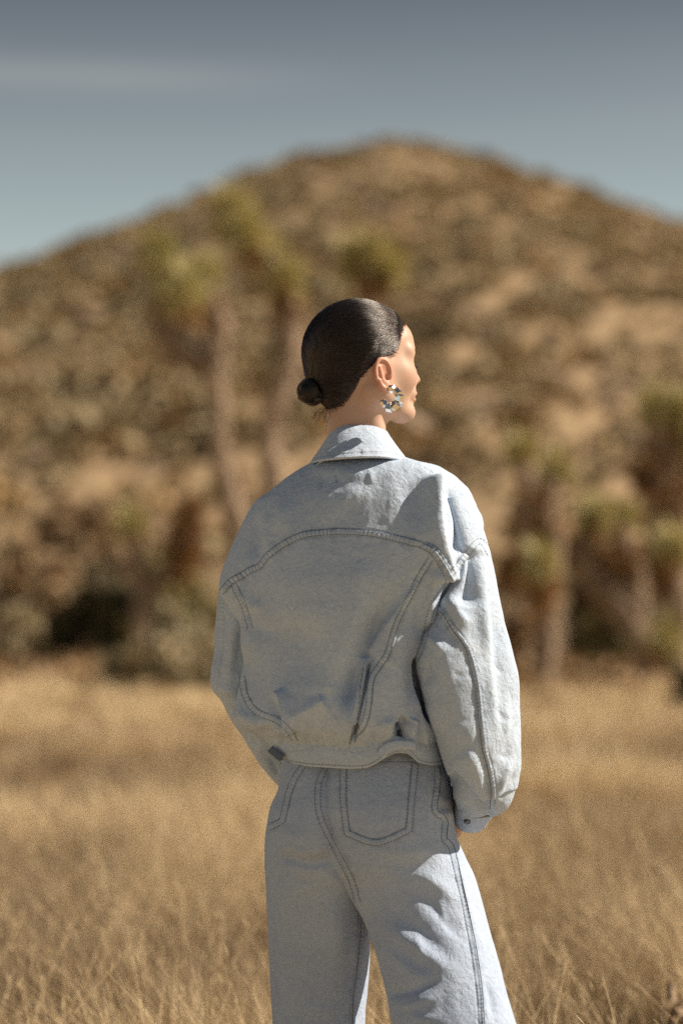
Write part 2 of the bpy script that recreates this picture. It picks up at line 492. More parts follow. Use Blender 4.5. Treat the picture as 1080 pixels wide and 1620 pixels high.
props(mb.build('low_scrub', M['low_scrub'], None, False, 'tint'), 'low brownish scrub between the grass field and the hill', kind='stuff')

# ------------------------------------------------------------------ bushes
def bush(name, label, px, py_base, depth, wpx, hpx, mat, n=2600, leaf=0.11, tint=0.3, cat='bush', group=None):
    k = (CAM_D + depth) / FPX
    base = P(px, py_base, depth); gz = float(ground_h(np.array([base[0]]), np.array([depth]))[0])
    base[2] = gz - 0.05
    w, h = wpx * k * 0.5, hpx * k
    e = empty(name, base); props(e, label, cat, group)
    st = MB()
    for i in range(14):
        a = rng.random() * 6.283; q = 0.25 + 0.55 * rng.random()
        tip = base + np.array([math.cos(a) * w * q, math.sin(a) * w * q, h * (0.5 + 0.35 * rng.random())])
        mid = base + (tip - base) * 0.5 + rng.normal(size=3) * 0.05
        st.add(*tube(np.array([base + (tip - base) * 0.02, mid, tip]), [0.035, 0.022, 0.008], 5))
    st.build('stem', M['bark'], e)
    # crown: several clumps of leaf-sized faces with gaps between
    nc = 26
    cd = rng.normal(size=(nc, 3)); cd /= np.linalg.norm(cd, axis=1)[:, None]; cd[:, 2] = np.abs(cd[:, 2]) * 0.95 + 0.02
    cc = cd * (0.45 + 0.45 * rng.random(nc))[:, None] * np.array([w, w, h])
    cr = (0.22 + 0.2 * rng.random(nc)) * min(w, h)
    idx = rng.integers(0, nc, n)
    d = rng.normal(size=(n, 3)); d /= np.linalg.norm(d, axis=1)[:, None]
    C = cc[idx] + d * (cr[idx] * rng.random(n) ** 0.4)[:, None]
    C[:, 2] = np.abs(C[:, 2]) + 0.03
    V, F = leaf_quads(C + base, leaf * (0.6 + 0.8 * rng.random(n)), d * 0.5, 1.9)
    tt = np.repeat(np.clip(tint + 0.3 * rng.normal(size=n), 0, 1), 4)
    m = MB(); m.add(V, F, tt); m.build('foliage', mat, e, False, 'tint')
    return e

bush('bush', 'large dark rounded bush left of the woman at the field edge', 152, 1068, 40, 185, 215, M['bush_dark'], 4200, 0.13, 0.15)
bush('bush', 'pale grey green low bush left of the woman, in front of the dark bush', 268, 1112, 29, 205, 135, M['bush_grey'], 3000, 0.09, 0.3)
bush('bush', 'tall olive bush between the dark bush and the denim sleeve', 290, 1062, 39, 190, 210, M['bush_olive'], 3600, 0.12, 0.3)
bush('bush', 'low pale twiggy bush at the left edge of the photo', 40, 1075, 42, 140, 100, M['bush_grey'], 2000, 0.1, 0.5)
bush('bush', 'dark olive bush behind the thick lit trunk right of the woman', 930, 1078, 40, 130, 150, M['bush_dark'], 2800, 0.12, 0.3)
bush('bush', 'grey green bush under the leaning branches at right', 965, 1085, 37, 110, 110, M['bush_olive'], 2200, 0.1, 0.25)
bush('bush', 'olive bush at the right edge below the spiky tree', 1062, 1085, 37, 120, 150, M['bush_olive'], 2600, 0.1, 0.2)
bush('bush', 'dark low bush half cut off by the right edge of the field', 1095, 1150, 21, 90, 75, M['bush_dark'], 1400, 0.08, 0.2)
bush('bush', 'dry tan shrub at the foot of the hill, far left', 60, 1040, 62, 170, 190, M['bush_tan'], 2400, 0.2, 0.4)
bush('bush', 'dry pinkish shrub at the foot of the hill above the dark bush', 130, 1030, 66, 190, 290, M['bush_tan'], 2600, 0.24, 0.2)
bush('bush', 'thin brown bush close behind the denim sleeve at right', 800, 1072, 41, 110, 150, M['bush_tan'], 2200, 0.1, 0.5)

# ------------------------------------------------------------------ Joshua trees
def rosette(c, r, axis, n, dead=0.35, long=1.0):
    """spiky head: live blades up and out, dead blades hanging below -> live (V,F), dead (V,F)"""
    axis = np.asarray(axis, float); axis = axis / np.linalg.norm(axis)
    d = rng.normal(size=(n, 3)); d /= np.linalg.norm(d, axis=1)[:, None]
    s = d @ axis
    live = s > -0.35
    out = []
    for sel, L0, back in ((live, 1.0, 0.0), (~live, 0.85, 0.9)):
        dd = d[sel] - back * axis; dd /= np.linalg.norm(dd, axis=1)[:, None]
        m = len(dd)
        along = (rng.random(m) - 0.55)[:, None] * axis * r * long
        root = c + along + dd * r * 0.12
        L = r * L0 * (0.75 + 0.4 * rng.random(m))[:, None]
        tip = root + dd * L
        side = np.cross(dd, rng.normal(size=(m, 3))); side /= np.linalg.norm(side, axis=1)[:, None]
        w = (0.055 * r * (0.8 + 0.5 * rng.random(m)))[:, None] + 0.006
        mid = root + dd * L * 0.4
        V = np.stack([root, mid - side * w, tip, mid + side * w], 1).reshape(-1, 3)
        out.append((V, np.arange(4 * m).reshape(-1, 4)))
    return out

def joshua(label, depth, branches, heads, base_px, group='spiky desert trees at the foot of the hill'):
    k = (CAM_D + depth) / FPX
    gz = float(ground_h(np.array([(base_px - 540) * k]), np.array([float(depth)]))[0])
    base = np.array([(base_px - 540) * k, depth, gz - 0.08])
    e = empty('joshua_tree', base); props(e, label, 'tree', group)
    mb = MB()
    for pts in branches:
        pts = [(p if len(p) == 4 else (*p, 0.0)) for p in pts]
        c = crom(np.array(pts, float), 5 * len(pts))
        W = np.array([P(a, b, depth + dz) for a, b, _, dz in c])
        rad = c[:, 2] * k
        W[:, 2] = np.maximum(W[:, 2], gz - 0.1)
        rad = rad * (1 + 0.15 * vnoise(W * 3.0, 5))
        mb.add(*tube(W, rad, 9))
        # shaggy dead blades down the limb
        m = int(60 * len(pts)); i = rng.integers(1, len(W) - 1, m)
        ax = W[i] - W[i - 1]; ax /= np.linalg.norm(ax, axis=1)[:, None] + 1e-9
        o_ = rng.normal(size=(m, 3)); o_ -= ax * (o_ * ax).sum(1)[:, None]; o_ /= np.linalg.norm(o_, axis=1)[:, None]
        root = W[i] + o_ * rad[i][:, None] * 0.9
        tip = root + (o_ * 0.55 - ax * 0.8) * (rad[i] * (0.9 + 0.9 * rng.random(m)))[:, None]
        sd = np.cross(o_, ax) * (rad[i] * 0.22)[:, None]
        V = np.stack([root - sd, root + sd, tip], 1).reshape(-1, 3)
        mb.add(V, np.arange(3 * m).reshape(-1, 3))
    mb.build('trunk', M['bark'], e)
    for hd in heads:
        px, py, r = hd[:3]; dz = hd[3] if len(hd) > 3 else 0.0
        ax = hd[4] if len(hd) > 4 else (0, 0, 1)
        deadshare = hd[5] if len(hd) > 5 else False
        c = P(px, py, depth + dz)
        (Vl, Fl), (Vd, Fd) = rosette(c, r * k * 1.12, ax, 280)
        m = MB()
        if deadshare:
            m.add(Vl, Fl, 0.6); m.add(Vd, Fd, 0.6); m.build('dead_leaf_cluster', M['thatch'], e, False, 'tint')
        else:
            m.add(Vl, Fl, np.repeat(rng.random(len(Fl)) * 0.4, 4)); lc = m.build('leaf_cluster', M['yucca'], e, False, 'tint')
            m2 = MB(); m2.add(Vd, Fd, 0.5); m2.build('dead_leaves', M['thatch'], lc, False, 'tint')
    return e

joshua('spiky tree with two stubby arms, leftmost of the spiky trees, taller pale trunk', 31,
       [[(372, 1085, 19), (384, 900, 18), (362, 778, 17), (346, 725, 16), (348, 680, 15), (344, 620, 15), (334, 580, 17)],
        [(336, 590, 16), (312, 572, 20), (285, 550, 22), (266, 512, 22), (258, 465, 18), (254, 420, 12)],
        [(338, 590, 16), (341, 560, 19), (340, 510, 20), (325, 465, 15), (300, 455, 10)]],
       [(252, 400, 36, 0.1, (-.2, 0, 1)), (291, 464, 44, -0.5, (-.2, -.4, 1)), (320, 432, 34, 0.2, (.2, .2, 1)),
        (264, 486, 27, 0, (0, 0, 1), True), (338, 498, 27, 0, (0, 0, 1), True), (258, 432, 28, -0.1)], 372)
joshua('tall spiky tree with its topmost tuft reaching highest, behind the two armed one', 33,
       [[(400, 1085, 18), (416, 900, 18), (430, 760, 17), (425, 700, 16), (432, 645, 17), (452, 600, 18), (462, 560, 20), (456, 515, 22), (450, 455, 18)],
        [(452, 470, 16), (432, 425, 15), (402, 385, 14), (376, 348, 11)]],
       [(372, 342, 42, 0, (-.25, 0, 1)), (390, 376, 38, -0.3, (-.3, -.2, 1)), (424, 402, 34, 0.1, (-.2, 0, 1)),
        (453, 445, 36, -0.2, (.3, 0, 1)), (456, 505, 30, 0, (0, 0, 1), True), (452, 472, 28, 0.3)], 400)
joshua('spiky tree mostly hidden behind the head, one round tuft above it', 35,
       [[(560, 1085, 17), (560, 800, 16), (575, 600, 15), (588, 500, 14), (588, 430, 11)]],
       [(566, 418, 40, 0.1, (-.3, 0, 1)), (606, 432, 40, 0.1, (.4, 0, 1)), (588, 405, 36), (590, 460, 28, 0, (0, 0, 1), True)], 560)
joshua('small dark tuft of a young spiky tree above the dark bush', 36,
       [[(215, 1085, 12), (225, 960, 12), (212, 880, 11), (205, 840, 9)], [(225, 955, 10), (268, 900, 11), (292, 855, 11), (300, 830, 9)]],
       [(204, 832, 30, 0, (-.2, 0, 1)), (292, 850, 34, 0, (0, 0, 1), True), (286, 888, 34, 0, (0, 0, 1), True), (302, 812, 26, 0, (.3, 0, 1), True)], 215)
joshua('spiky tree with thick sunlit trunk right of the denim sleeve', 29,
       [[(860, 1120, 24), (862, 1060, 20), (868, 1000, 20), (866, 950, 18), (856, 890, 13)],
        [(864, 960, 15), (838, 880, 13), (826, 835, 14), (838, 790, 16), (828, 735, 11)],
        [(866, 950, 13), (880, 860, 12), (866, 820, 13), (876, 760, 9)]],
       [(824, 716, 30, 0, (-.2, 0, 1)), (878, 748, 32, 0.2, (.2, 0, 1)), (853, 892, 34, -0.5, (0, -.5, 1)), (856, 930, 34, -0.3, (0, 0, 1), True),
        (842, 795, 30, 0, (0, 0, 1), True), (868, 838, 32, 0.1, (0, 0, 1), True), (822, 840, 28, 0, (0, 0, 1), True), (806, 905, 30, 0.3, (0, 0, 1), True)], 860)
joshua('leaning spiky tree with a bent pinkish limb, second from the right edge', 32,
       [[(1020, 1095, 20), (1018, 1040, 19), (996, 985, 20), (960, 940, 20), (930, 905, 19), (925, 860, 16), (935, 825, 11)],
        [(996, 985, 14), (1010, 920, 14), (992, 870, 14), (985, 830, 10)]],
       [(938, 820, 36, -0.2, (-.1, -.2, 1)), (985, 822, 32, 0.2, (.2, 0, 1)), (930, 880, 34, 0, (0, 0, 1), True), (985, 880, 34, 0, (0, 0, 1), True),
        (948, 935, 28, 0.2, (0, 0, 1), True), (905, 870, 30, 0.4, (0, 0, 1), True)], 1020)
joshua('dense spiky tree cut off by the right edge of the photo', 31,
       [[(1070, 1100, 22), (1078, 1000, 21), (1068, 900, 20), (1058, 800, 20), (1050, 720, 16), (1040, 660, 12)],
        [(1062, 880, 15), (1090, 760, 14), (1095, 690, 10)]],
       [(1036, 648, 34, 0.1, (-.2, 0, 1)), (1072, 655, 34, -0.1, (.1, 0, 1)), (1064, 866, 36, -0.6, (0, -.5, 1)), (1050, 730, 36, 0, (0, 0, 1), True),
        (1060, 795, 38, -0.1, (0, 0, 1), True), (1046, 905, 34, 0, (0, 0, 1), True), (1050, 1015, 38, -0.2, (.5, -.3, 1)), (1020, 760, 30, 0.3, (0, 0, 1), True), (1096, 700, 34, 0)], 1070)

# ------------------------------------------------------------------ dry grass
t = NT('dry_grass')
tint = t.attr('tint')
c = t.ramp(tint, [(0.0, (0.19, 0.138, 0.09)), (0.35, (0.36, 0.262, 0.158)), (0.7, (0.56, 0.425, 0.25)), (1.0, (0.68, 0.55, 0.355))])
M['grass'] = t.set(c, 0.7, **{'Specular IOR Level': 0.25})

def grass(name, label, N, y0, y1, ypow, hmin, hmax, wid, seg=3, xmargin=0.5, pale=0.45, spread=0.15):
    Y = y0 + (y1 - y0) * rng.random(N) ** ypow
    X = (rng.random(N) * 2 - 1) * (spread * (Y + CAM_D) + xmargin)
    # clump the roots
    cl = fbm(np.stack([X / 0.35, Y / 0.35, X * 0], -1), 2, 5)
    big = fbm(np.stack([X / 1.5, Y / 2.4, X * 0], -1), 3, 41)
    kp = rng.random(N) < np.clip(0.55 + 0.8 * cl + 0.7 * big - np.clip((Y - 19 - 4 * vnoise(np.stack([X / 0.9, Y / 4, X * 0], -1), 9) - 6 * vnoise(np.stack([X / 2.6, X * 0 + 3.3, X * 0], -1), 19)) / 6, 0, 1) * 0.7, 0.03, 1)
    # the woman's feet
    kp &= ~((np.abs(Y - 0.0) < 0.45) & (np.abs(X - 0.1) < 0.5))
    X, Y, cl, big = X[kp], Y[kp], cl[kp], big[kp]; n = len(X)
    Z = ground_h(X, Y)
    H = (hmin + (hmax - hmin) * rng.random(n)) * (0.82 + 0.5 * big) * (0.82 + 0.5 * cl)
    az = rng.random(n) * 6.283
    lean = np.abs(rng.normal(size=n)) * 0.55 + 0.08
    wind = np.array([-0.10, 0.0])
    dx = np.cos(az) * lean + wind[0]; dy = np.sin(az) * lean + wind[1]
    sa = rng.random(n) * 6.283
    sx, sy = np.cos(sa), np.sin(sa)
    W = wid * (0.6 + 0.8 * rng.random(n))
    rows = []
    ts = np.linspace(0, 1, seg + 1)
    bend = 1.2 + 1.2 * rng.random(n)
    for tt in ts[:-1]:
        off = tt ** bend
        cx, cy, cz = X + dx * H * off, Y + dy * H * off, Z + H * tt * (1 - 0.15 * lean * tt)
        w = W * (1 - 0.75 * tt)
        rows.append(np.stack([cx - sx * w, cy - sy * w, cz], -1)); rows.append(np.stack([cx + sx * w, cy + sy * w, cz], -1))
    rows.append(np.stack([X + dx * H, Y + dy * H, Z + H * (1 - 0.15 * lean)], -1))
    V = np.stack(rows, 1)
    k = V.shape[1]
    b = (np.arange(n) * k)[:, None]
    Q = np.concatenate([b + np.array([[2 * i, 2 * i + 1, 2 * i + 3, 2 * i + 2]]) for i in range(seg - 1)]) if seg > 1 else np.zeros((0, 4), int)
    T = b + np.array([[k - 3, k - 2, k - 1]])
    tint = np.clip(pale + 0.26 * rng.normal(size=n) + 1.0 * big + 0.25 * cl, 0, 1)
    A = np.repeat(tint, k)
    o = mesh_np(name, V.reshape(-1, 3), [Q, T], M['grass'], None, False, {'tint': A})
    return props(o, label, kind='stuff')

grass('dry_grass', 'fine dry golden grass of the near field around the woman', 280000, -0.6, 6.8, 0.95, 0.16, 0.50, 0.0011, 3, 0.35, 0.20, 0.175)
grass('dry_grass', 'dry golden grass of the middle field', 150000, 6.0, 17, 0.8, 0.18, 0.44, 0.0036, 2, 0.5, 0.40, 0.25)
grass('dry_grass', 'pale dry grass of the far field before the bushes', 66000, 15, 30, 0.85, 0.15, 0.36, 0.009, 2, 0.5, 0.60, 0.26)
# seed heads: short bristles near the tips of taller stalks, near field only
m = MB()
N = 1500
Ys = 0.3 + 5.0 * rng.random(N); Xs = (rng.random(N) * 2 - 1) * (0.15 * (Ys + CAM_D) + 0.2)
for x, y in zip(Xs, Ys):
    if abs(x - 0.1) < 0.4 and y < 0.5: continue
    h = 0.30 + 0.22 * rng.random(); ln = rng.normal(size=2) * 0.17
    b = np.array([x, y, 0.0]); tip = b + np.array([ln[0], ln[1], h])
    q = crom(np.array([b, b + (tip - b) * np.array([0.3, 0.3, 0.55]), tip]), 4)
    V, F = tube(q, [0.0010, 0.0009, 0.0007, 0.0005], 3, False)
    tn = 0.3 + 0.6 * rng.random()
    m.add(V, F, tn)
    k = 9
    s = 0.62 + 0.38 * rng.random(k)
    r0 = b + (tip - b) * s[:, None]; r0[:, :2] = b[:2] + (tip - b)[:2] * (s ** 1.6)[:, None]
    dd = rng.normal(size=(k, 3)) * 0.45 + np.array([0, 0, 0.9]); dd /= np.linalg.norm(dd, axis=1)[:, None]
    L = 0.018 + 0.03 * rng.random(k)[:, None]
    sd = np.cross(dd, rng.normal(size=(k, 3))); sd /= np.linalg.norm(sd, axis=1)[:, None]
    V = np.stack([r0, r0 + dd * L * 0.5 + sd * 0.0010, r0 + dd * L, r0 + dd * L * 0.5 - sd * 0.0010], 1).reshape(-1, 3)
    m.add(V, np.arange(4 * k).reshape(-1, 4), tn)
props(m.build('dry_grass', M['grass'], None, False, 'tint'), 'feathery seed stalks standing above the near dry grass', kind='stuff')
# dark scrubby tuft in the lower right corner and a pale weed stalk at lower left
bush('bush', 'dark wiry tuft in the lower right corner of the photo', 1086, 1660, 1.3, 150, 330, M['bush_tan'], 900, 0.015, 0.2)
# ------------------------------------------------------------------ the woman
person = empty('person', (0.03, 0.0, 0.0))
props(person, 'woman seen from behind in pale denim jacket and jeans, dark hair in low bun', 'person')

# ---- signed-distance modelling for the body
def sd_ell(p, c, r, rot=None):
    q = p - np.array(c)
    if rot is not None: q = q @ rot
    r = np.array(r)
    k0 = np.linalg.norm(q / r, axis=-1); k1 = np.linalg.norm(q / (r * r), axis=-1)
    return k0 * (k0 - 1.0) / (k1 + 1e-9)
def sd_cap(p, a, b, ra, rb):
    a = np.array(a, float); b = np.array(b, float); ba = b - a
    h = np.clip(((p - a) @ ba) / (ba @ ba), 0, 1)
    return np.linalg.norm(p - a - h[..., None] * ba, axis=-1) - (ra + (rb - ra) * h)
def smin(a, b, k):
    h = np.clip(0.5 + 0.5 * (b - a) / k, 0, 1)
    return b + (a - b) * h - k * h * (1 - h)
def smax(a, b, k): return -smin(-a, -b, k)

def surface_nets(F, org, h):
    ins = F < 0
    nx, ny, nz = F.shape
    corner = [(i, j, k) for i in (0, 1) for j in (0, 1) for k in (0, 1)]
    S = sum(ins[i:nx - 1 + i, j:ny - 1 + j, k:nz - 1 + k].astype(np.int8) for i, j, k in corner)
    act = (S > 0) & (S < 8)
    idx = np.full(act.shape, -1, dtype=np.int64)
    ids = np.argwhere(act); idx[act] = np.arange(len(ids))
    acc = np.zeros((len(ids), 3)); cnt = np.zeros(len(ids))
    for a in corner:
        for ax in range(3):
            if a[ax] == 1: continue
            b = list(a); b[ax] = 1
            fa = F[ids[:, 0] + a[0], ids[:, 1] + a[1], ids[:, 2] + a[2]]
            fb = F[ids[:, 0] + b[0], ids[:, 1] + b[1], ids[:, 2] + b[2]]
            m = (fa < 0) != (fb < 0)
            t = np.where(m, fa / (fa - fb + 1e-12), 0)
            p = np.tile(np.array(a, float), (len(ids), 1)); p[:, ax] += t
            acc[m] += p[m]; cnt[m] += 1
    V = org + (ids + acc / cnt[:, None]) * h
    Q = []
    for ax in range(3):
        o1, o2 = [(1, 2), (2, 0), (0, 1)][ax]
        sl0 = [slice(None)] * 3; sl1 = [slice(None)] * 3
        sl0[ax] = slice(0, -1); sl1[ax] = slice(1, None)
        ch = ins[tuple(sl0)] != ins[tuple(sl1)]
        e = np.argwhere(ch)
        e = e[(e[:, o1] > 0) & (e[:, o2] > 0) & (e[:, o1] < F.shape[o1] - 1) & (e[:, o2] < F.shape[o2] - 1)]
        if not len(e): continue
        def g(d1, d2):
            q = e.copy(); q[:, o1] -= d1; q[:, o2] -= d2; return idx[q[:, 0], q[:, 1], q[:, 2]]
        f = np.stack([g(1, 1), g(0, 1), g(0, 0), g(1, 0)], 1)
        flip = ~ins[e[:, 0], e[:, 1], e[:, 2]]
        f[flip] = f[flip][:, ::-1]
        Q.append(f[(f >= 0).all(1)])
    return V, np.concatenate(Q)

def polygonize(fn, lo, hi, h):
    lo, hi = np.array(lo, float), np.array(hi, float)
    n = np.ceil((hi - lo) / h).astype(int) + 1
    ax = [lo[i] + h * np.arange(n[i]) for i in range(3)]
    Pg = np.stack(np.meshgrid(*ax, indexing='ij'), -1).astype(np.float32)
    F = fn(Pg)
    return surface_nets(F, lo, h)

# head frame: a forward, b to her right (towards the camera), u up
YAW = R(60)
HC = P(571, 566, 0.035)
FW = np.array([math.sin(YAW), math.cos(YAW), 0]); RT = np.array([math.cos(YAW), -math.sin(YAW), 0]); UP = np.array([0, 0, 1.0])
HM = np.stack([FW, RT, UP], 0)                 # rows; world = HC + local @ HM
A_ = 1.08                                     # head length along a
def to_world(L): return HC + (L * np.array([A_, 1.0, 1.0])) @ HM

def skull(p):
    d = sd_ell(p, (-0.006, 0, 0.012), (0.081, 0.069, 0.083))
    d = smin(d, sd_ell(p, (-0.028, 0, 0.004), (0.058, 0.066, 0.070)), 0.02)
    return d
def neck(p):
    d = sd_cap(p, (-0.004, -0.004, -0.05), (0.0, -0.002, -0.20), 0.0415, 0.046)
    d = smin(d, sd_cap(p, (-0.026, -0.004, -0.045), (-0.014, -0.002, -0.20), 0.032, 0.038), 0.02)
    # sternomastoid running from behind the ear to the front of the neck
    for s in (-1, 1):
        d = smin(d, sd_cap(p, (-0.010, 0.046 * s, -0.062), (0.022, 0.020 * s, -0.175), 0.010, 0.010), 0.016)
    return d
def headbase(p):
    d = skull(p)
    d = smin(d, sd_ell(p, (0.034, 0, -0.028), (0.050, 0.056, 0.078)), 0.025)
    d = smin(d, sd_ell(p, (0.056, 0, 0.030), (0.029, 0.046, 0.036)), 0.03)          # forehead
    for s in (-1, 1):
        d = smin(d, sd_cap(p, (0.074, 0.010 * s, -0.092), (0.010, 0.052 * s, -0.066), 0.014, 0.015), 0.025)   # jaw line
        d = smin(d, sd_cap(p, (0.010, 0.052 * s, -0.066), (0.004, 0.058 * s, -0.02), 0.015, 0.014), 0.02)
    d = smin(d, neck(p), 0.022)
    return d
EAR_C = np.array([0.0015, 0.0735, -0.034])
def ear(p):
    # ear frame: q0 forward, q1 up, q2 outward; the rear edge stands off the head
    an = R(4); tl = R(-10)
    q = p - EAR_C
    x = q[..., 0] * math.cos(tl) - q[..., 2] * math.sin(tl); z = q[..., 0] * math.sin(tl) + q[..., 2] * math.cos(tl); y = q[..., 1]
    f = x * math.cos(an) + y * math.sin(an) * 1.0; n = -x * -math.sin(an) * 1.0
    f = x * math.cos(an) - y * math.sin(an); n = x * math.sin(an) + y * math.cos(an)
    e = np.stack([f, z, n], -1)
    d = sd_ell(e, (0.001, -0.001, -0.002), (0.0155, 0.0265, 0.0045))
    # helix rim
    th = np.linspace(R(-5), R(255), 31)
    for i in range(30):
        a0, a1 = th[i], th[i + 1]
        wx = lambda a: 0.0145 * math.cos(a) * (0.75 if math.sin(a) < -0.3 else 1.0)
        r0 = 0.0034 - 0.0008 * (i / 30); 
        d = smin(d, sd_cap(e, (wx(a0) - 0.001, 0.0255 * math.sin(a0), 0.0012), (wx(a1) - 0.001, 0.0255 * math.sin(a1), 0.0012), r0, r0), 0.0015)
    d = smax(d, -sd_ell(e, (0.0035, 0.006, 0.0055), (0.0085, 0.0145, 0.0055)), 0.002)
    d = smax(d, -sd_ell(e, (0.005, -0.006, 0.003), (0.0062, 0.0068, 0.0072)), 0.0015)
    d = smin(d, sd_cap(e, (-0.0062, 0.013, 0.0012), (-0.005, -0.010, 0.0014), 0.0022, 0.0026), 0.003)     # antihelix
    d = smin(d, sd_ell(e, (0.0118, -0.005, 0.0012), (0.0036, 0.0048, 0.0030)), 0.002)                    # tragus
    d = smin(d, sd_ell(e, (0.003, -0.0235, 0.0), (0.0068, 0.0085, 0.0038)), 0.004)                       # lobe
    return d
def head(p):
    d = headbase(p)
    d = smin(d, sd_cap(p, (0.082, 0, 0.002), (0.1035, 0, -0.0335), 0.0065, 0.0080), 0.014)              # nose
    for s in (-1, 1):
        d = smin(d, sd_ell(p, (0.0925, 0.0095 * s, -0.0385), (0.009, 0.0068, 0.0062)), 0.006)
        d = smin(d, sd_cap(p, (0.0795, 0.012 * s, 0.011), (0.062, 0.047 * s, 0.010), 0.010, 0.009), 0.014)
        d = smin(d, sd_ell(p, (0.052, 0.040 * s, -0.034), (0.024, 0.020, 0.020)), 0.034)               # cheek
        d = smax(d, -sd_ell(p, (0.090, 0.034 * s, -0.009), (0.015, 0.017, 0.011)), 0.012)              # socket
        d = smin(d, sd_ell(p, (0.0665, 0.032 * s, -0.011), (0.0135, 0.0155, 0.0105)), 0.005)           # lids
    d = smin(d, sd_ell(p, (0.080, 0, -0.058), (0.020, 0.026, 0.020)), 0.012)                           # muzzle
    d = smin(d, sd_ell(p, (0.0938, 0, -0.0595), (0.0070, 0.0185, 0.0048)), 0.004)                      # upper lip
    d = smin(d, sd_ell(p, (0.0930, 0, -0.0705), (0.0072, 0.0165, 0.0054)), 0.004)                      # lower lip
    d = smax(d, -sd_ell(p, (0.103, 0, -0.0648), (0.010, 0.021, 0.0016)), 0.003)
    d = smin(d, sd_ell(p, (0.0815, 0, -0.0935), (0.0165, 0.019, 0.0150)), 0.014)                       # chin
    sub = (np.abs(p[..., 0] - EAR_C[0]) < 0.035) & (np.abs(np.abs(p[..., 1]) - EAR_C[1]) < 0.03) & (np.abs(p[..., 2] - EAR_C[2]) < 0.045)
    q = p[sub].copy(); q[:, 1] = np.abs(q[:, 1])
    d[sub] = smin(d[sub], ear(q), 0.0025)
    return d

Vh, Fh = polygonize(head, (-0.115, -0.11, -0.20), (0.125, 0.11, 0.115), 0.00135)
ear_mask = np.clip(1 - np.linalg.norm((Vh - EAR_C) / np.array([0.022, 0.02, 0.034]), axis=1), 0, 1) ** 0.5
lips = np.clip(1.3 - np.linalg.norm((Vh - np.array([0.099, 0, -0.065])) / np.array([0.012, 0.019, 0.0115]), axis=1), 0, 1)
nose_b = np.clip(1 - np.linalg.norm((Vh - np.array([0.107, 0, -0.034])) / 0.02, axis=1), 0, 1) * 0.3
cheek_b = np.clip(1 - np.linalg.norm((Vh - np.array([0.06, 0.05, -0.036])) / 0.03, axis=1), 0, 1) * 0.25
blush = np.clip(0.62 * (ear_mask > 0.02) * (0.5 + ear_mask) + lips + nose_b + cheek_b, 0, 1)
bx = Vh[:, 0] > 0.05
bb = np.abs(Vh[:, 1]); bz = 0.0145 - 0.06 * np.clip(bb - 0.03, 0, 1)
browm = np.where(bx & (bb > 0.012) & (bb < 0.050), np.clip(1.4 - np.abs(Vh[:, 2] - bz) / 0.0034, 0, 1), 0)

# body under the clothes (one field: trunk, legs, feet, arms and five-fingered hands in the front pockets)
def W(px, py, y): return P(px, py, y)
SH_L, SH_R = W(435, 845, 0.06), W(700, 845, -0.02)
EL_L, EL_R = W(378, 1072, 0.098), W(775, 1140, -0.085)
WR_L, WR_R = W(474, 1236, 0.155), W(722, 1290, 0.035)
HIP_L, HIP_R = W(507, 1300, 0.05), W(640, 1300, -0.01)
KN_L, KN_R = W(505, 1600, 0.10), W(690, 1600, -0.145)
AN_L, AN_R = W(518, 1985, 0.12), W(800, 2010, -0.21)
def body(p):
    d = sd_ell(p, tuple(W(560, 890, 0.03)), (0.145, 0.09, 0.18))
    d = smin(d, sd_ell(p, tuple(W(560, 1080, 0.05)), (0.12, 0.085, 0.17)), 0.06)
    d = smin(d, sd_ell(p, tuple(W(577, 1270, 0.035)), (0.132, 0.09, 0.11)), 0.06)
    d = smin(d, sd_cap(p, W(568, 700, 0.03), W(568, 790, 0.03), 0.046, 0.055), 0.03)
    d = smin(d, sd_cap(p, W(568, 800, 0.03), SH_L, 0.045, 0.040), 0.03); d = smin(d, sd_cap(p, W(568, 800, 0.03), SH_R, 0.045, 0.040), 0.03)
    for S, E, Wr in ((SH_L, EL_L, WR_L), (SH_R, EL_R, WR_R)):
        d = smin(d, sd_cap(p, S, E, 0.042, 0.031), 0.02); d = smin(d, sd_cap(p, E, Wr, 0.032, 0.023), 0.015)
    for H, K, A in ((HIP_L, KN_L, AN_L), (HIP_R, KN_R, AN_R)):
        d = smin(d, sd_cap(p, H, K, 0.078, 0.052), 0.03); d = smin(d, sd_cap(p, K, A, 0.052, 0.032), 0.02)
        d = smin(d, sd_cap(p, A, A + np.array([0.03, 0.11, -0.035]), 0.034, 0.025), 0.02)
    return d
mins = np.array([-0.28, -0.27, 0.0]); maxs = np.array([0.32, 0.33, 1.53])
Vb, Fb = polygonize(body, mins, maxs, 0.0075)
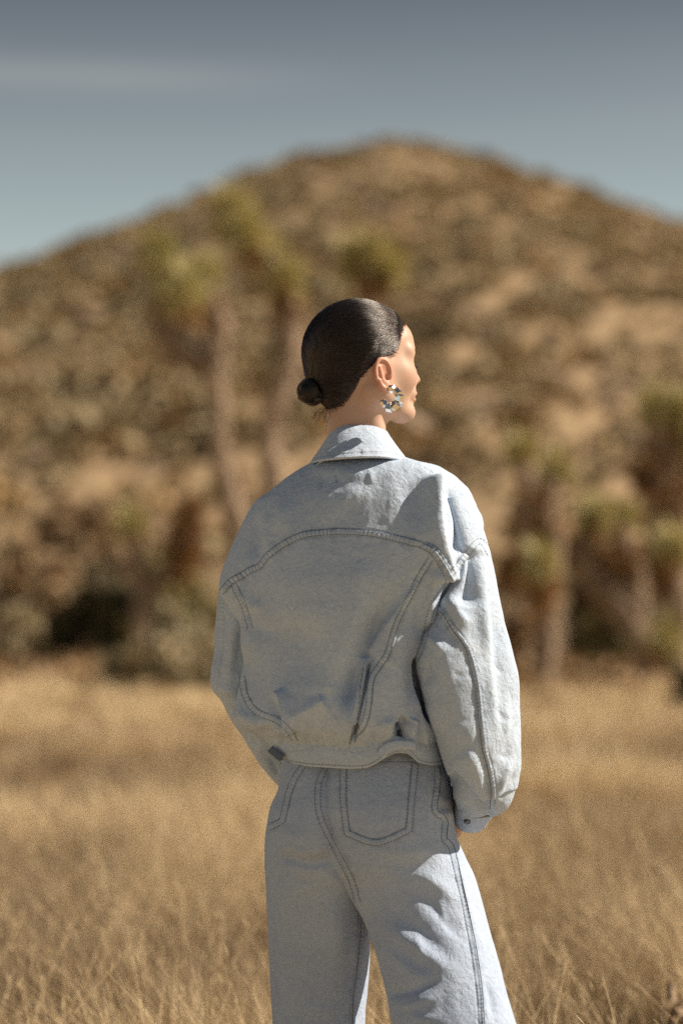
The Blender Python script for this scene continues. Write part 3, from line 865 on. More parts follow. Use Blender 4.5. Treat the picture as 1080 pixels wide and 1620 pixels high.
def hand(Wr, dirv, sidev):
    dirv = np.array(dirv) / np.linalg.norm(dirv); sidev = np.array(sidev, float); sidev -= dirv * (sidev @ dirv); sidev /= np.linalg.norm(sidev)
    nrm = np.cross(dirv, sidev)
    def f(p):
        c = Wr + dirv * 0.055
        rot = np.stack([dirv, sidev, nrm], 1)
        d = sd_ell(p, c, (0.052, 0.038, 0.015), rot)
        d = smin(d, sd_cap(p, Wr - dirv * 0.02, Wr + dirv * 0.02, 0.023, 0.024), 0.02)
        for i, L in enumerate((0.068, 0.078, 0.072, 0.056)):
            o = (i - 1.5) * 0.0185
            k0 = c + dirv * 0.040 + sidev * o; k1 = k0 + dirv * L * 0.5 + nrm * 0.006 + sidev * o * 0.12; k2 = k1 + dirv * L * 0.42 + nrm * 0.018
            d = smin(d, sd_cap(p, k0, k1, 0.0088, 0.0080), 0.004); d = smin(d, sd_cap(p, k1, k2, 0.0080, 0.0066), 0.003)
        t0 = Wr + dirv * 0.02 + sidev * -0.026; t1 = t0 + dirv * 0.035 - sidev * 0.022 + nrm * 0.01; t2 = t1 + dirv * 0.034 - sidev * 0.006 + nrm * 0.008
        d = smin(d, sd_cap(p, t0, t1, 0.0125, 0.0105), 0.01); d = smin(d, sd_cap(p, t1, t2, 0.0105, 0.0085), 0.004)
        return d
    return polygonize(f, Wr - 0.19, Wr + 0.19, 0.0035)
Vl_, Fl_ = hand(WR_L, (0.25, 0.0, -0.95), (-0.6, 0.6, 0))
Vr_, Fr_ = hand(WR_R, (-0.45, 0.45, -0.8), (0.5, 0.6, 0))
n0, n1, n2 = len(Vh), len(Vb), len(Vl_)
Vall = np.concatenate([to_world(Vh), Vb, Vl_, Vr_])
z = np.zeros(len(Vall) - n0)
body_o = mesh_np('body', Vall, [np.concatenate([Fh, Fb + n0, Fl_ + n0 + n1, Fr_ + n0 + n1 + n2])], M['skin'], person, True,
                 {'blush': np.concatenate([blush, z]), 'brow': np.concatenate([browm, z])})
# lashes
for s in (-1, 1):
    m = MB()
    for i in range(16):
        f = i / 15
        b0 = np.array([0.0795 - 0.014 * f * f, (0.022 + 0.026 * f) * s, -0.0135 - 0.002 * f])
        tip = b0 + np.array([0.0125 - 0.004 * f, (0.001 + 0.006 * f) * s, -0.0015 + 0.0035 * f])
        mid = (b0 + tip) / 2 + np.array([0, 0, -0.0012])
        m.add(*tube(to_world(np.array([b0, mid, tip])), [0.0009, 0.0008, 0.0003], 4))
    m.build('eyelash', M['hair_base'], person)['kind'] = 'stuff'

# ---- hair: a dark cap that hugs the skull, combed strands over it, and a coiled bun
UL = np.array([[-0.10, -0.098], [-0.066, -0.095], [-0.045, -0.083], [-0.038, -0.064], [-0.032, -0.040], [-0.012, -0.012], [0.003, -0.003], [0.016, 0.001], [0.026, 0.004],
               [0.034, 0.012], [0.0405, 0.026], [0.049, 0.045], [0.059, 0.060], [0.078, 0.072], [0.12, 0.09]])
def hairline(L): return L[..., 2] - np.interp(L[..., 0], UL[:, 0], UL[:, 1])
def hair_sd(p):
    d = smin(headbase(p), sd_ell(p, (-0.040, 0, -0.040), (0.042, 0.046, 0.045)), 0.02)
    th = 0.0075 * np.clip((hairline(p) + 0.003) / 0.042, 0, 1) ** 0.85
    th = np.where(hairline(p) < -0.003, -0.004, th)
    return d - th
Vc, Fc = polygonize(hair_sd, (-0.12, -0.10, -0.12), (0.11, 0.10, 0.115), 0.0022)
fr_ = (hairline(Vc) + 0.004 * fbm(Vc / 0.006, 2, 12) > -0.004)[Fc].all(1)
Vroot, Froot = Vc, Fc[fr_]
keep = hairline(Vc) + 0.004 * fbm(Vc / 0.006, 2, 12) > 0.010
fk = keep[Fc].all(1)
used = np.unique(Fc[fk]); mp = np.full(len(Vc), -1); mp[used] = np.arange(len(used))
Vcap, Fcap = Vc[used], mp[Fc[fk]]
hair_o = mesh_np('hair', to_world(Vcap), [Fcap], M['hair_base'], person, True)
bvh_cap = BVHTree.FromPolygons([tuple(v) for v in Vroot], [tuple(int(i) for i in f) for f in Froot])
BUN = np.array([-0.0885, -0.004, -0.0625])
def add_hair_curves(name, strands, parent, r0, r1):
    hc = bpy.data.hair_curves.new(name)
    sizes = [len(s) for s in strands]
    hc.add_curves(sizes)
    pts = np.concatenate(strands) - np.array(world_loc(parent))
    hc.points.foreach_set('position', pts.astype(np.float32).ravel())
    rad = np.concatenate([np.linspace(r0, r1, s) for s in sizes]).astype(np.float32)
    at = hc.attributes.get('radius') or hc.attributes.new('radius', 'FLOAT', 'POINT')
    at.data.foreach_set('value', rad)
    hc.materials.append(M['hair'])
    o = bpy.data.objects.new(name, hc); COL.objects.link(o); o.parent = parent
    return o
strands = []
tri = Froot
cent = Vroot[tri].mean(1)
e1 = Vroot[tri[:, 1]] - Vroot[tri[:, 0]]; e2 = Vroot[tri[:, 3]] - Vroot[tri[:, 0]]
ar = np.linalg.norm(np.cross(e1, e2), axis=1)
hl_d = hairline(cent)
wgt = ar * (1 + 2.5 * (hl_d < 0.014)) * np.clip((hl_d + 0.005) / 0.017, 0.03, 1)
pick = rng.choice(len(tri), 28000, p=wgt / wgt.sum())
for q in pick:
    p = Vector(cent[q] + rng.normal(size=3) * 0.0006)
    rel = cent[q] - BUN
    phi = math.atan2(rel[1], rel[2] + 0.35 * rel[0])
    lock = 0.5 + 0.5 * float(vnoise(np.array([[phi * 16, 0.3, 0.7]]), 5)[0]) ; lock2 = 0.5 + 0.5 * float(vnoise(np.array([[phi * 55, 1.3, 0.7]]), 6)[0])
    lift = (0.0003 + 0.0019 * lock * lock2 + 0.0003 * rng.random() ** 2) * min(1.0, max(0.12, hl_d[q] / 0.025))
    path = []
    steps = 16 + int(10 * rng.random())
    wob = rng.normal(size=3) * 0.035 + np.array([0, 0.10 * (lock2 - 0.5), 0.16 * (lock - 0.5)])
    for k in range(steps):
        loc, nrm, _, _ = bvh_cap.find_nearest(p)
        if loc is None: break
        path.append(np.array(loc) + np.array(nrm) * lift * (1.0 + 0.45 * math.sin((dist_b := (Vector(BUN) - loc).length) * 170 + 40 * lock2 + 9 * lock)))
        tgt = Vector(BUN) - loc
        dist = tgt.length
        if dist < 0.024: break
        # comb direction: straight back first, then down into the bun
        back = Vector((-0.9, 0, 0.12 - 0.5 * min(1.0, max(0.0, (0.075 - loc.z) / 0.09))))
        w = min(1.0, 0.30 + 0.9 * max(0.0, (0.11 - dist) / 0.11))
        dv = tgt.normalized() * w + back.normalized() * (1 - w) + Vector(wob)
        dv = dv - nrm * dv.dot(nrm)
        if dv.length < 1e-4: break
        p = loc + dv.normalized() * 0.0062
    if len(path) >= 4: strands.append(to_world(np.array(path)))
hs = add_hair_curves('combed_strands', strands, hair_o, 0.00014, 0.00011); hs['kind'] = 'stuff'
# fine baby hairs lying on the skin along the hairline
bvh_skin = BVHTree.FromPolygons([tuple(v) for v in Vh], [tuple(int(i) for i in f) for f in Fh])
cs = Vh[Fh].mean(1); hs_ = hairline(cs)
ok = (hs_ > -0.010) & (hs_ < 0.003) & (np.abs(cs[:, 2]) < 0.098) & (np.linalg.norm((cs - EAR_C) / np.array([0.02, 0.03, 0.034]), axis=1) > 1)
fine = []
for q in rng.choice(np.where(ok)[0], 3600):
    if rng.random() > np.clip((hs_[q] + 0.011) / 0.011, 0.05, 1): continue
    p = Vector(cs[q]); path = []
    for k in range(7):
        loc, nrm, _, _ = bvh_skin.find_nearest(p)
        path.append(np.array(loc) + np.array(nrm) * (0.0003 + 0.0004 * k))
        dv = (Vector(BUN) - loc).normalized() * 0.5 + Vector((-0.6, 0, 0.35 if loc.z > -0.02 else 0.0)) + Vector(rng.normal(size=3) * 0.12)
        dv = dv - nrm * dv.dot(nrm); p = loc + dv.normalized() * (0.0019 + 0.0014 * rng.random())
    fine.append(to_world(np.array(path)))
bh = add_hair_curves('baby_hairs', fine, hair_o, 0.00010, 0.00006); bh['kind'] = 'stuff'
# bun: a thick rope of hair coiled on itself
mb = MB(); bstr = []
tt = np.linspace(0, 1, 90)
ang = tt * 2 * np.pi * 2.3 + 0.6
rr = 0.0150 * (1 - 0.55 * tt)
axis = np.array([-0.80, 0.05, -0.16]); axis /= np.linalg.norm(axis)
e_1 = np.cross(axis, [0, 0, 1.0]); e_1 /= np.linalg.norm(e_1); e_2 = np.cross(axis, e_1)
coil = BUN + axis * (0.001 + 0.018 * tt[:, None]) + rr[:, None] * (np.cos(ang)[:, None] * e_1 + 1.0 * np.sin(ang)[:, None] * e_2)
crad = 0.0108 * (1 - 0.25 * tt)
V, F = tube(coil, crad, 14); mb.add(to_world(V), F)
V, F = tube(np.array([BUN - axis * 0.022, BUN - axis * 0.008, BUN + axis * 0.004, BUN + axis * 0.012]), [0.021, 0.017, 0.015, 0.008], 14); mb.add(to_world(V), F)
bun_o = mb.build('bun', M['hair_base'], hair_o)
for i in range(1500):
    a0 = rng.random() * 6.283; tw = 2.0 + rng.random() * 1.5
    s0 = rng.random() * 0.55; s1 = s0 + 0.25 + 0.2 * rng.random()
    sel = np.linspace(s0, min(s1, 1), 18)
    c = np.stack([np.interp(sel, tt, coil[:, k]) for k in range(3)], 1)
    r_ = np.interp(sel, tt, crad) * (1.0 + 0.10 * rng.random()) 
    T = np.gradient(c, axis=0); T /= np.linalg.norm(T, axis=1)[:, None]
    n1_ = axis - T * (T @ axis)[:, None]; n1_ /= np.linalg.norm(n1_, axis=1)[:, None]; n2_ = np.cross(T, n1_)
    a = a0 + tw * (sel - s0) * 3
    bstr.append(to_world(c + r_[:, None] * (np.cos(a)[:, None] * n1_ + np.sin(a)[:, None] * n2_)))
# gathered hair running into the bun, and a few loose wisps at the nape
for i in range(700):
    a = rng.random() * 6.283
    s_ = np.linspace(0, 1, 10)
    rad_ = np.interp(s_, [0, 0.5, 1], [0.026, 0.0185, 0.0135]) * (0.96 + 0.12 * rng.random())
    c = BUN + axis * (-0.026 + 0.036 * s_[:, None]) + rad_[:, None] * (np.cos(a + 0.8 * s_)[:, None] * e_1 + np.sin(a + 0.8 * s_)[:, None] * e_2)
    bstr.append(to_world(c))
for i in range(60):
    r0 = np.array([-0.060 - 0.02 * rng.random(), 0.035 * rng.normal() * 0.7, -0.088 - 0.012 * rng.random()])
    d0 = np.array([-0.4 - 0.5 * rng.random(), 0.5 * rng.normal(), -0.7 + 0.5 * rng.normal()]); L = 0.010 + 0.014 * rng.random()
    s_ = np.linspace(0, 1, 8)[:, None]
    bstr.append(to_world(r0 + d0 * L * s_ + np.array([0.3, 0.4 * rng.normal(), -0.3]) * L * s_ ** 2))
for i in range(16):
    r0 = BUN + rng.normal(size=3) * np.array([0.01, 0.012, 0.012]); d0 = rng.normal(size=3) * np.array([1, 0.6, 1]) - np.array([0.7, 0, 0.2]); L = 0.007 + 0.008 * rng.random()
    s_ = np.linspace(0, 1, 8)[:, None]
    bstr.append(to_world(r0 + d0 * L * s_ + rng.normal(size=3) * 0.5 * L * s_ ** 2))
bs = add_hair_curves('bun_strands', bstr, hair_o, 0.00020, 0.00012); bs['kind'] = 'stuff'

# ---- earring: an open hoop of swelling faceted silver lumps
EC = P(618.5, 630.0, -0.062)                    # hoop centre, hanging beside the jaw
m = MB()
hx_ = np.array([0.93, -0.36, 0.0]); hz_ = np.array([0.0, 0.0, 1.0]); hn_ = np.cross(hx_, hz_)
angs = np.radians(np.linspace(112, -172, 7))
RH = 0.0160
prof = [(0.0, 0.60), (0.22, 1.0), (0.78, 1.0), (1.0, 0.60)]
ring_pts = []
sizes = [0.0070, 0.0080, 0.0096, 0.0100, 0.0090, 0.0068]
rows = []
for i in range(6):
    for f, sc_ in prof:
        if i < 5 and f == 1.0: sc_ = 0.62
        a = angs[i] + (angs[i + 1] - angs[i]) * f
        c = EC + RH * (math.cos(a) * hx_ * 0.92 + math.sin(a) * hz_)
        o_ = math.cos(a) * hx_ + math.sin(a) * hz_
        r_ = sizes[i] * sc_
        k = np.arange(6) * 2 * np.pi / 6 + (0.5 if i % 2 else 0.1)
        rows.append(c + r_ * (np.cos(k)[:, None] * o_ + np.sin(k)[:, None] * hn_))
V = np.concatenate(rows); nr = len(rows)
F = grid_faces(nr, 6)
capi = np.array([[0, 1, 2], [0, 2, 3], [0, 3, 4], [0, 4, 5]]); 
m.add(V, [F, np.concatenate([capi, capi[:, ::-1] + (nr - 1) * 6])])
m.build('earring', M['silver'], person, False)

# ------------------------------------------------------------------ clothes
def polydist(u, v, pts, n=None):
    """signed distance (photo px, + to the right of travel), arc length (px), 0..1 along"""
    c = crom(np.array(pts, float), n or max(10, 7 * len(pts)))
    seg = np.diff(c, axis=0); sl = np.linalg.norm(seg, axis=1); cum = np.concatenate([[0], np.cumsum(sl)])
    best = np.full(u.shape, 1e9); sg = np.zeros(u.shape); s = np.zeros(u.shape)
    for i in range(len(seg)):
        dx, dy = u - c[i, 0], v - c[i, 1]
        tt = np.clip((dx * seg[i, 0] + dy * seg[i, 1]) / (sl[i] ** 2 + 1e-9), 0, 1)
        ex, ey = dx - tt * seg[i, 0], dy - tt * seg[i, 1]
        d = np.hypot(ex, ey); mk = d < best
        best = np.where(mk, d, best)
        cr = seg[i, 0] * dy - seg[i, 1] * dx
        sg = np.where(mk, np.where(cr <= 0, 1.0, -1.0), sg)
        s = np.where(mk, cum[i] + tt * sl[i], s)
    return best * sg, s, s / cum[-1]

def ss_(x):
    x = np.clip(x, 0, 1); return x * x * (3 - 2 * x)
class Ridge:
    """fold along a traced line: amp mm (+ out), widths px on the left / right of travel; fades at both ends unless hold"""
    def __init__(s, pts, amp, w, w2=None, e0=0.42, e1=0.42): s.pts, s.amp, s.w, s.w2, s.e0, s.e1 = pts, amp, w, w2 or w, e0, e1
    def __call__(s, u, v):
        d, _, t = polydist(u, v, s.pts)
        end = np.ones_like(t)
        if s.e0: end *= ss_(t / s.e0)
        if s.e1: end *= ss_((1 - t) / s.e1)
        w = np.where(d > 0, s.w2, s.w)
        return s.amp * np.exp(-(d / w) ** 2) * end, 0
class Step:
    """overlap: the left side of travel (or right if side=+1) stands h mm proud at the line and eases back over w px"""
    def __init__(s, pts, h, w, side=-1, e0=0.15, e1=0.15): s.pts, s.h, s.w, s.side, s.e0, s.e1 = pts, h, w, side, e0, e1
    def __call__(s, u, v):
        d, _, t = polydist(u, v, s.pts)
        d = d * s.side
        end = np.ones_like(t)
        if s.e0: end *= ss_(t / s.e0)
        if s.e1: end *= ss_((1 - t) / s.e1)
        on = np.clip(d / 1.6 + 0.5, 0, 1)
        return s.h * on * np.exp(-np.maximum(d, 0) / s.w) * end, 0
class Tent(Ridge):
    """a creased fold: straight flanks meeting in an edge"""
    def __call__(s, u, v):
        d, _, t = polydist(u, v, s.pts)
        end = np.ones_like(t)
        if s.e0: end *= ss_(t / s.e0)
        if s.e1: end *= ss_((1 - t) / s.e1)
        w = np.where(d > 0, s.w2, s.w)
        a = np.sqrt(d * d + 1.5 ** 2) / w
        return s.amp * np.exp(-a) * end, 0
class Seam:
    """flat felled seam: a raised strip wid px wide with roping puckers and faded / blue wear"""
    def __init__(s, pts, wid=8.0, h=1.3, puck=0.9, lam=6.0, wear=1.0, far=9.0): s.pts, s.wid, s.h, s.puck, s.lam, s.wear, s.far = pts, wid, h, puck, lam, wear, far
    def __call__(s, u, v):
        d, arc, t = polydist(u, v, s.pts, max(14, 9 * len(s.pts)))
        ad = np.abs(d)
        end = np.clip(t * arc.max() / 4, 0, 1) * np.clip((1 - t) * arc.max() / 4, 0, 1)
        on = np.clip((s.wid / 2 - ad) / 1.2 + 0.5, 0, 1) * end
        q = np.stack([arc / s.lam, t * 0, t * 0], -1)
        rope = np.sin(arc * 2 * np.pi / s.lam + 2.2 * vnoise(q * 0.35, 4)) * (0.6 + 0.5 * vnoise(q * 0.3, 8))
        h = s.h * on + s.puck * rope * on * 0.5
        # short puckers reaching out of the seam
        q2 = np.stack([arc / (s.lam * 1.6), d * 0.02 + 5, t * 0], -1)
        pk = vnoise(q2, 11)
        h = h + s.puck * 0.9 * pk * np.exp(-((ad - s.wid / 2) / s.far) ** 2) * (ad > s.wid / 2) * end
        h = h - 0.9 * np.exp(-((ad - s.wid / 2 - 1.2) / 1.3) ** 2) * end
        w = (0.55 * np.clip(rope, -1, 1) * on - 0.15 * on - 0.55 * np.exp(-((ad - s.wid / 2 - 0.8) / 1.2) ** 2)
             + 0.35 * pk * np.exp(-((ad - s.wid / 2) / s.far) ** 2)) * end * s.wear
        return h, w

def loft(name, stations, rows, nb, nf, folds, mat, parent, noise=(1.6, 0.05), fold_gain=1.0, n_exp=2.3, thick=0.0, seed=1, yaw=0.0):
    """closed garment tube; station = (Lx, Ly, Rx, Ry, yc, back half depth, front half depth)"""
    st = crom(np.array(stations, float), rows)
    th = np.concatenate([np.linspace(0, np.pi, nb, endpoint=False), np.linspace(np.pi, 2 * np.pi, nf, endpoint=False)])
    # even spacing in the middle, dense at the rims
    fr = 0.5 - 0.5 * np.cos(th)
    w = 2 * fr - 1
    if st.shape[1] > 7: w = np.where(th < np.pi, w - st[:, 7:8] * (1 - w * w), w)          # skew: moves the crest sideways
    prof = np.clip(1 - np.abs(w) ** n_exp, 0, 1) ** 0.5
    back = th < np.pi
    px = st[:, 0:1] + (st[:, 2:3] - st[:, 0:1]) * fr; py = st[:, 1:2] + (st[:, 3:4] - st[:, 1:2]) * fr
    y = st[:, 4:5] + np.where(back, -st[:, 5:6] * prof, st[:, 6:7] * prof)
    y = y - yaw * (px - 0.5 * (st[:, 0:1] + st[:, 2:3])) * 0.0011 * np.clip(prof * 1.5, 0, 1)
    # outline is traced at the tube's own centre depth; depth relief follows perspective from there
    kc = (CAM_D + st[:, 4:5]) / FPX
    X = (px - 540) * kc; Z = CAM_Z + (HOR - py) * kc
    Pw = np.stack([X, y, Z], -1)
    du = np.roll(Pw, -1, 1) - np.roll(Pw, 1, 1); dv = np.gradient(Pw, axis=0)
    N = np.cross(du, dv); N /= np.linalg.norm(N, axis=-1)[..., None] + 1e-12
    if (N[rows // 2, nb // 2, 1]) > 0: N = -N
    pu = 540 + Pw[..., 0] * FPX / (CAM_D + Pw[..., 1]); pv = HOR - (Pw[..., 2] - CAM_Z) * FPX / (CAM_D + Pw[..., 1])
    amp, sc_ = noise
    d = amp * fbm(Pw * np.array([1.0, 1.0, 0.38]) / (sc_ * 0.8) + seed * 7.7, 4, seed) + 0.25 * amp * fbm(Pw * np.array([1.0, 1.0, 0.6]) / 0.014, 3, seed + 3)
    wear = np.zeros_like(d)
    fm = np.broadcast_to(np.where(back, np.clip(np.sin(th) * 4, 0, 1), 0), d.shape)
    bk = np.where(back)[0]
    u_, v_ = pu[:, bk], pv[:, bk]
    dd = np.zeros_like(u_); ww = np.zeros_like(u_)
    for f in folds:
        a, b = f(u_, v_); dd += a * (fold_gain if not isinstance(f, Seam) else 1.0); ww += b
    d[:, bk] += dd * fm[:, bk]; wear[:, bk] += ww * fm[:, bk]
    Pw = Pw + N * (d * 0.001)[..., None]
    V = Pw.reshape(-1, 3); nc = len(th)
    F = grid_faces(rows, nc)
    if not (N[rows // 2, nb // 2, 1] < 0): pass
    # orient faces outward
    a, b, c_ = V[F[:, 0]], V[F[:, 1]], V[F[:, 2]]
    fn = np.cross(b - a, c_ - a)
    if (fn * N.reshape(-1, 3)[F[:, 0]]).sum() < 0: F = F[:, ::-1]
    wear = np.clip(wear, -1, 1)
    o = mesh_np(name, V, [F], mat, parent, True, {'wear': wear.ravel()})
    if thick:
        md = o.modifiers.new('cloth_thickness', 'SOLIDIFY'); md.thickness = thick; md.offset = -1
    o['_b'] = 0
    del o['_b']
    BV[name] = BV.get(name, []) + [BVHTree.FromPolygons([tuple(x) for x in V], [tuple(int(i) for i in f) for f in F])]
    return o, BV[name][-1]
BV = {}

def project(pts, bvhs, n, lift=0.0006):
    """photo line -> points lying on the garment the camera sees there, with normals"""
    c = crom(np.array(pts, float), n)
    o = np.array([0, -CAM_D, CAM_Z]); out = []; nr = []
    for x, y in c:
        d = Vector(P(x, y, 0.0) - o).normalized(); best = None
        for b in bvhs:
            h = b.ray_cast(Vector(o), d)
            if h[0] is not None and (best is None or h[3] < best[3]): best = h
        if best is None: continue
        nn = np.array(best[1]); 
        if nn @ np.array(d) > 0: nn = -nn
        out.append(np.array(best[0]) + nn * lift); nr.append(nn)
    return np.array(out), np.array(nr)
def smooth_line(p, k=2):
    for _ in range(k):
        q = p.copy(); q[1:-1] = 0.25 * p[:-2] + 0.5 * p[1:-1] + 0.25 * p[2:]; p = q
    return p
def offset_px(pts, off):
    c = crom(np.array(pts, float), max(8, 5 * len(pts)))
    T = np.gradient(c, axis=0); T /= np.linalg.norm(T, axis=1)[:, None]
    return c + off * np.stack([-T[:, 1], T[:, 0]], 1)
def stitch(m, pts, bvhs, off=0.0, r=0.00075, dash=True):
    q = offset_px(pts, off); L = np.linalg.norm(np.diff(q, axis=0), axis=1).sum()
    n = max(6, int(L / 1.3))
    w, nn = project(q, bvhs, n)
    if len(w) < 5: return
    # break where the line jumps to another layer
    jump = np.where(np.linalg.norm(np.diff(w, axis=0), axis=1) > 0.012)[0]
    parts = np.split(np.arange(len(w)), jump + 1)
    for ii in parts:
        if len(ii) < 4: continue
        a = smooth_line(w[ii], 1)
        if dash:
            for k in range(0, len(a) - 3, 4):
                m.add(*tube(a[k:k + 4] + nn[ii][k:k + 4] * np.array([-0.0002, 0.0003, 0.0003, -0.0002])[:, None], [r * 0.8, r, r, r * 0.8], 4, False))
        else: m.add(*tube(a, r, 5))
# ---- jacket
YOKE_L = [(350, 937), (365, 920), (380, 912), (396, 902), (411, 895), (424, 879), (450, 860), (481, 846), (515, 842), (553, 841), (600, 846), (640, 855), (666, 862)]
YOKE_R = [(666, 862), (682, 872), (697, 893), (710, 917)]
CAP_R = [(716, 905), (736, 880), (758, 856), (776, 878)]
ARM_R = [(709, 922), (697, 938), (685, 957), (677, 983), (669, 1019), (657, 1046)]
PANEL_R = [(681, 884), (662, 915), (646, 947), (630, 978), (620, 1008), (612, 1035), (600, 1053), (587, 1075), (582, 1120), (574, 1148), (561, 1163), (557, 1174)]
PANEL_L = [(383, 1070), (388, 1100), (405, 1125), (437, 1139), (452, 1151), (462, 1163), (468, 1175)]
ARM_L = [(369, 924), (377, 938), (386, 958), (392, 978), (396, 998)]
SLV_R = [(687, 958), (702, 974), (716, 996), (730, 1016), (741, 1039), (752, 1086), (757, 1135), (762, 1182), (770, 1213), (776, 1249), (775, 1279)]
jacket_pts = [
    (500, 728, 640, 724, 0.020, 0.050, 0.07), (484, 736, 660, 730, 0.018, 0.075, 0.09), (463, 749, 697, 740, 0.015, 0.095, 0.10), (424, 777, 735, 769, 0.012, 0.118, 0.115),
    (406, 791, 750, 793, 0.010, 0.128, 0.12), (390, 816, 757, 815, 0.008, 0.135, 0.13), (367, 865, 764, 850, 0.004, 0.145, 0.135), (352, 900, 766, 880, 0.002, 0.150, 0.135),
    (346, 932, 752, 905, 0.0, 0.150, 0.135), (362, 962, 722, 940, 0.0, 0.148, 0.135), (384, 998, 700, 985, 0.0, 0.148, 0.135), (386, 1035, 694, 1035, 0.0, 0.152, 0.135),
    (380, 1075, 696, 1080, 0.0, 0.158, 0.135), (372, 1110, 700, 1115, 0.0, 0.162, 0.135), (368, 1137, 704, 1145, 0.0, 0.160, 0.13), (396, 1155, 705, 1160, 0.0, 0.150, 0.12), (418, 1170, 704, 1172, 0.0, 0.135, 0.115), (430, 1186, 702, 1184, 0.0, 0.122, 0.11)]
g = lambda x, a, w, y0=1132, y1=1176, dx=0: Ridge([(x, y0 + 14 * math.sin(x * 1.7)), (x + dx + 3 * math.sin(x * 0.9), y1)], a * (0.3 + 0.25 * math.sin(x * 2.3)), w, None, 0.5, 0)
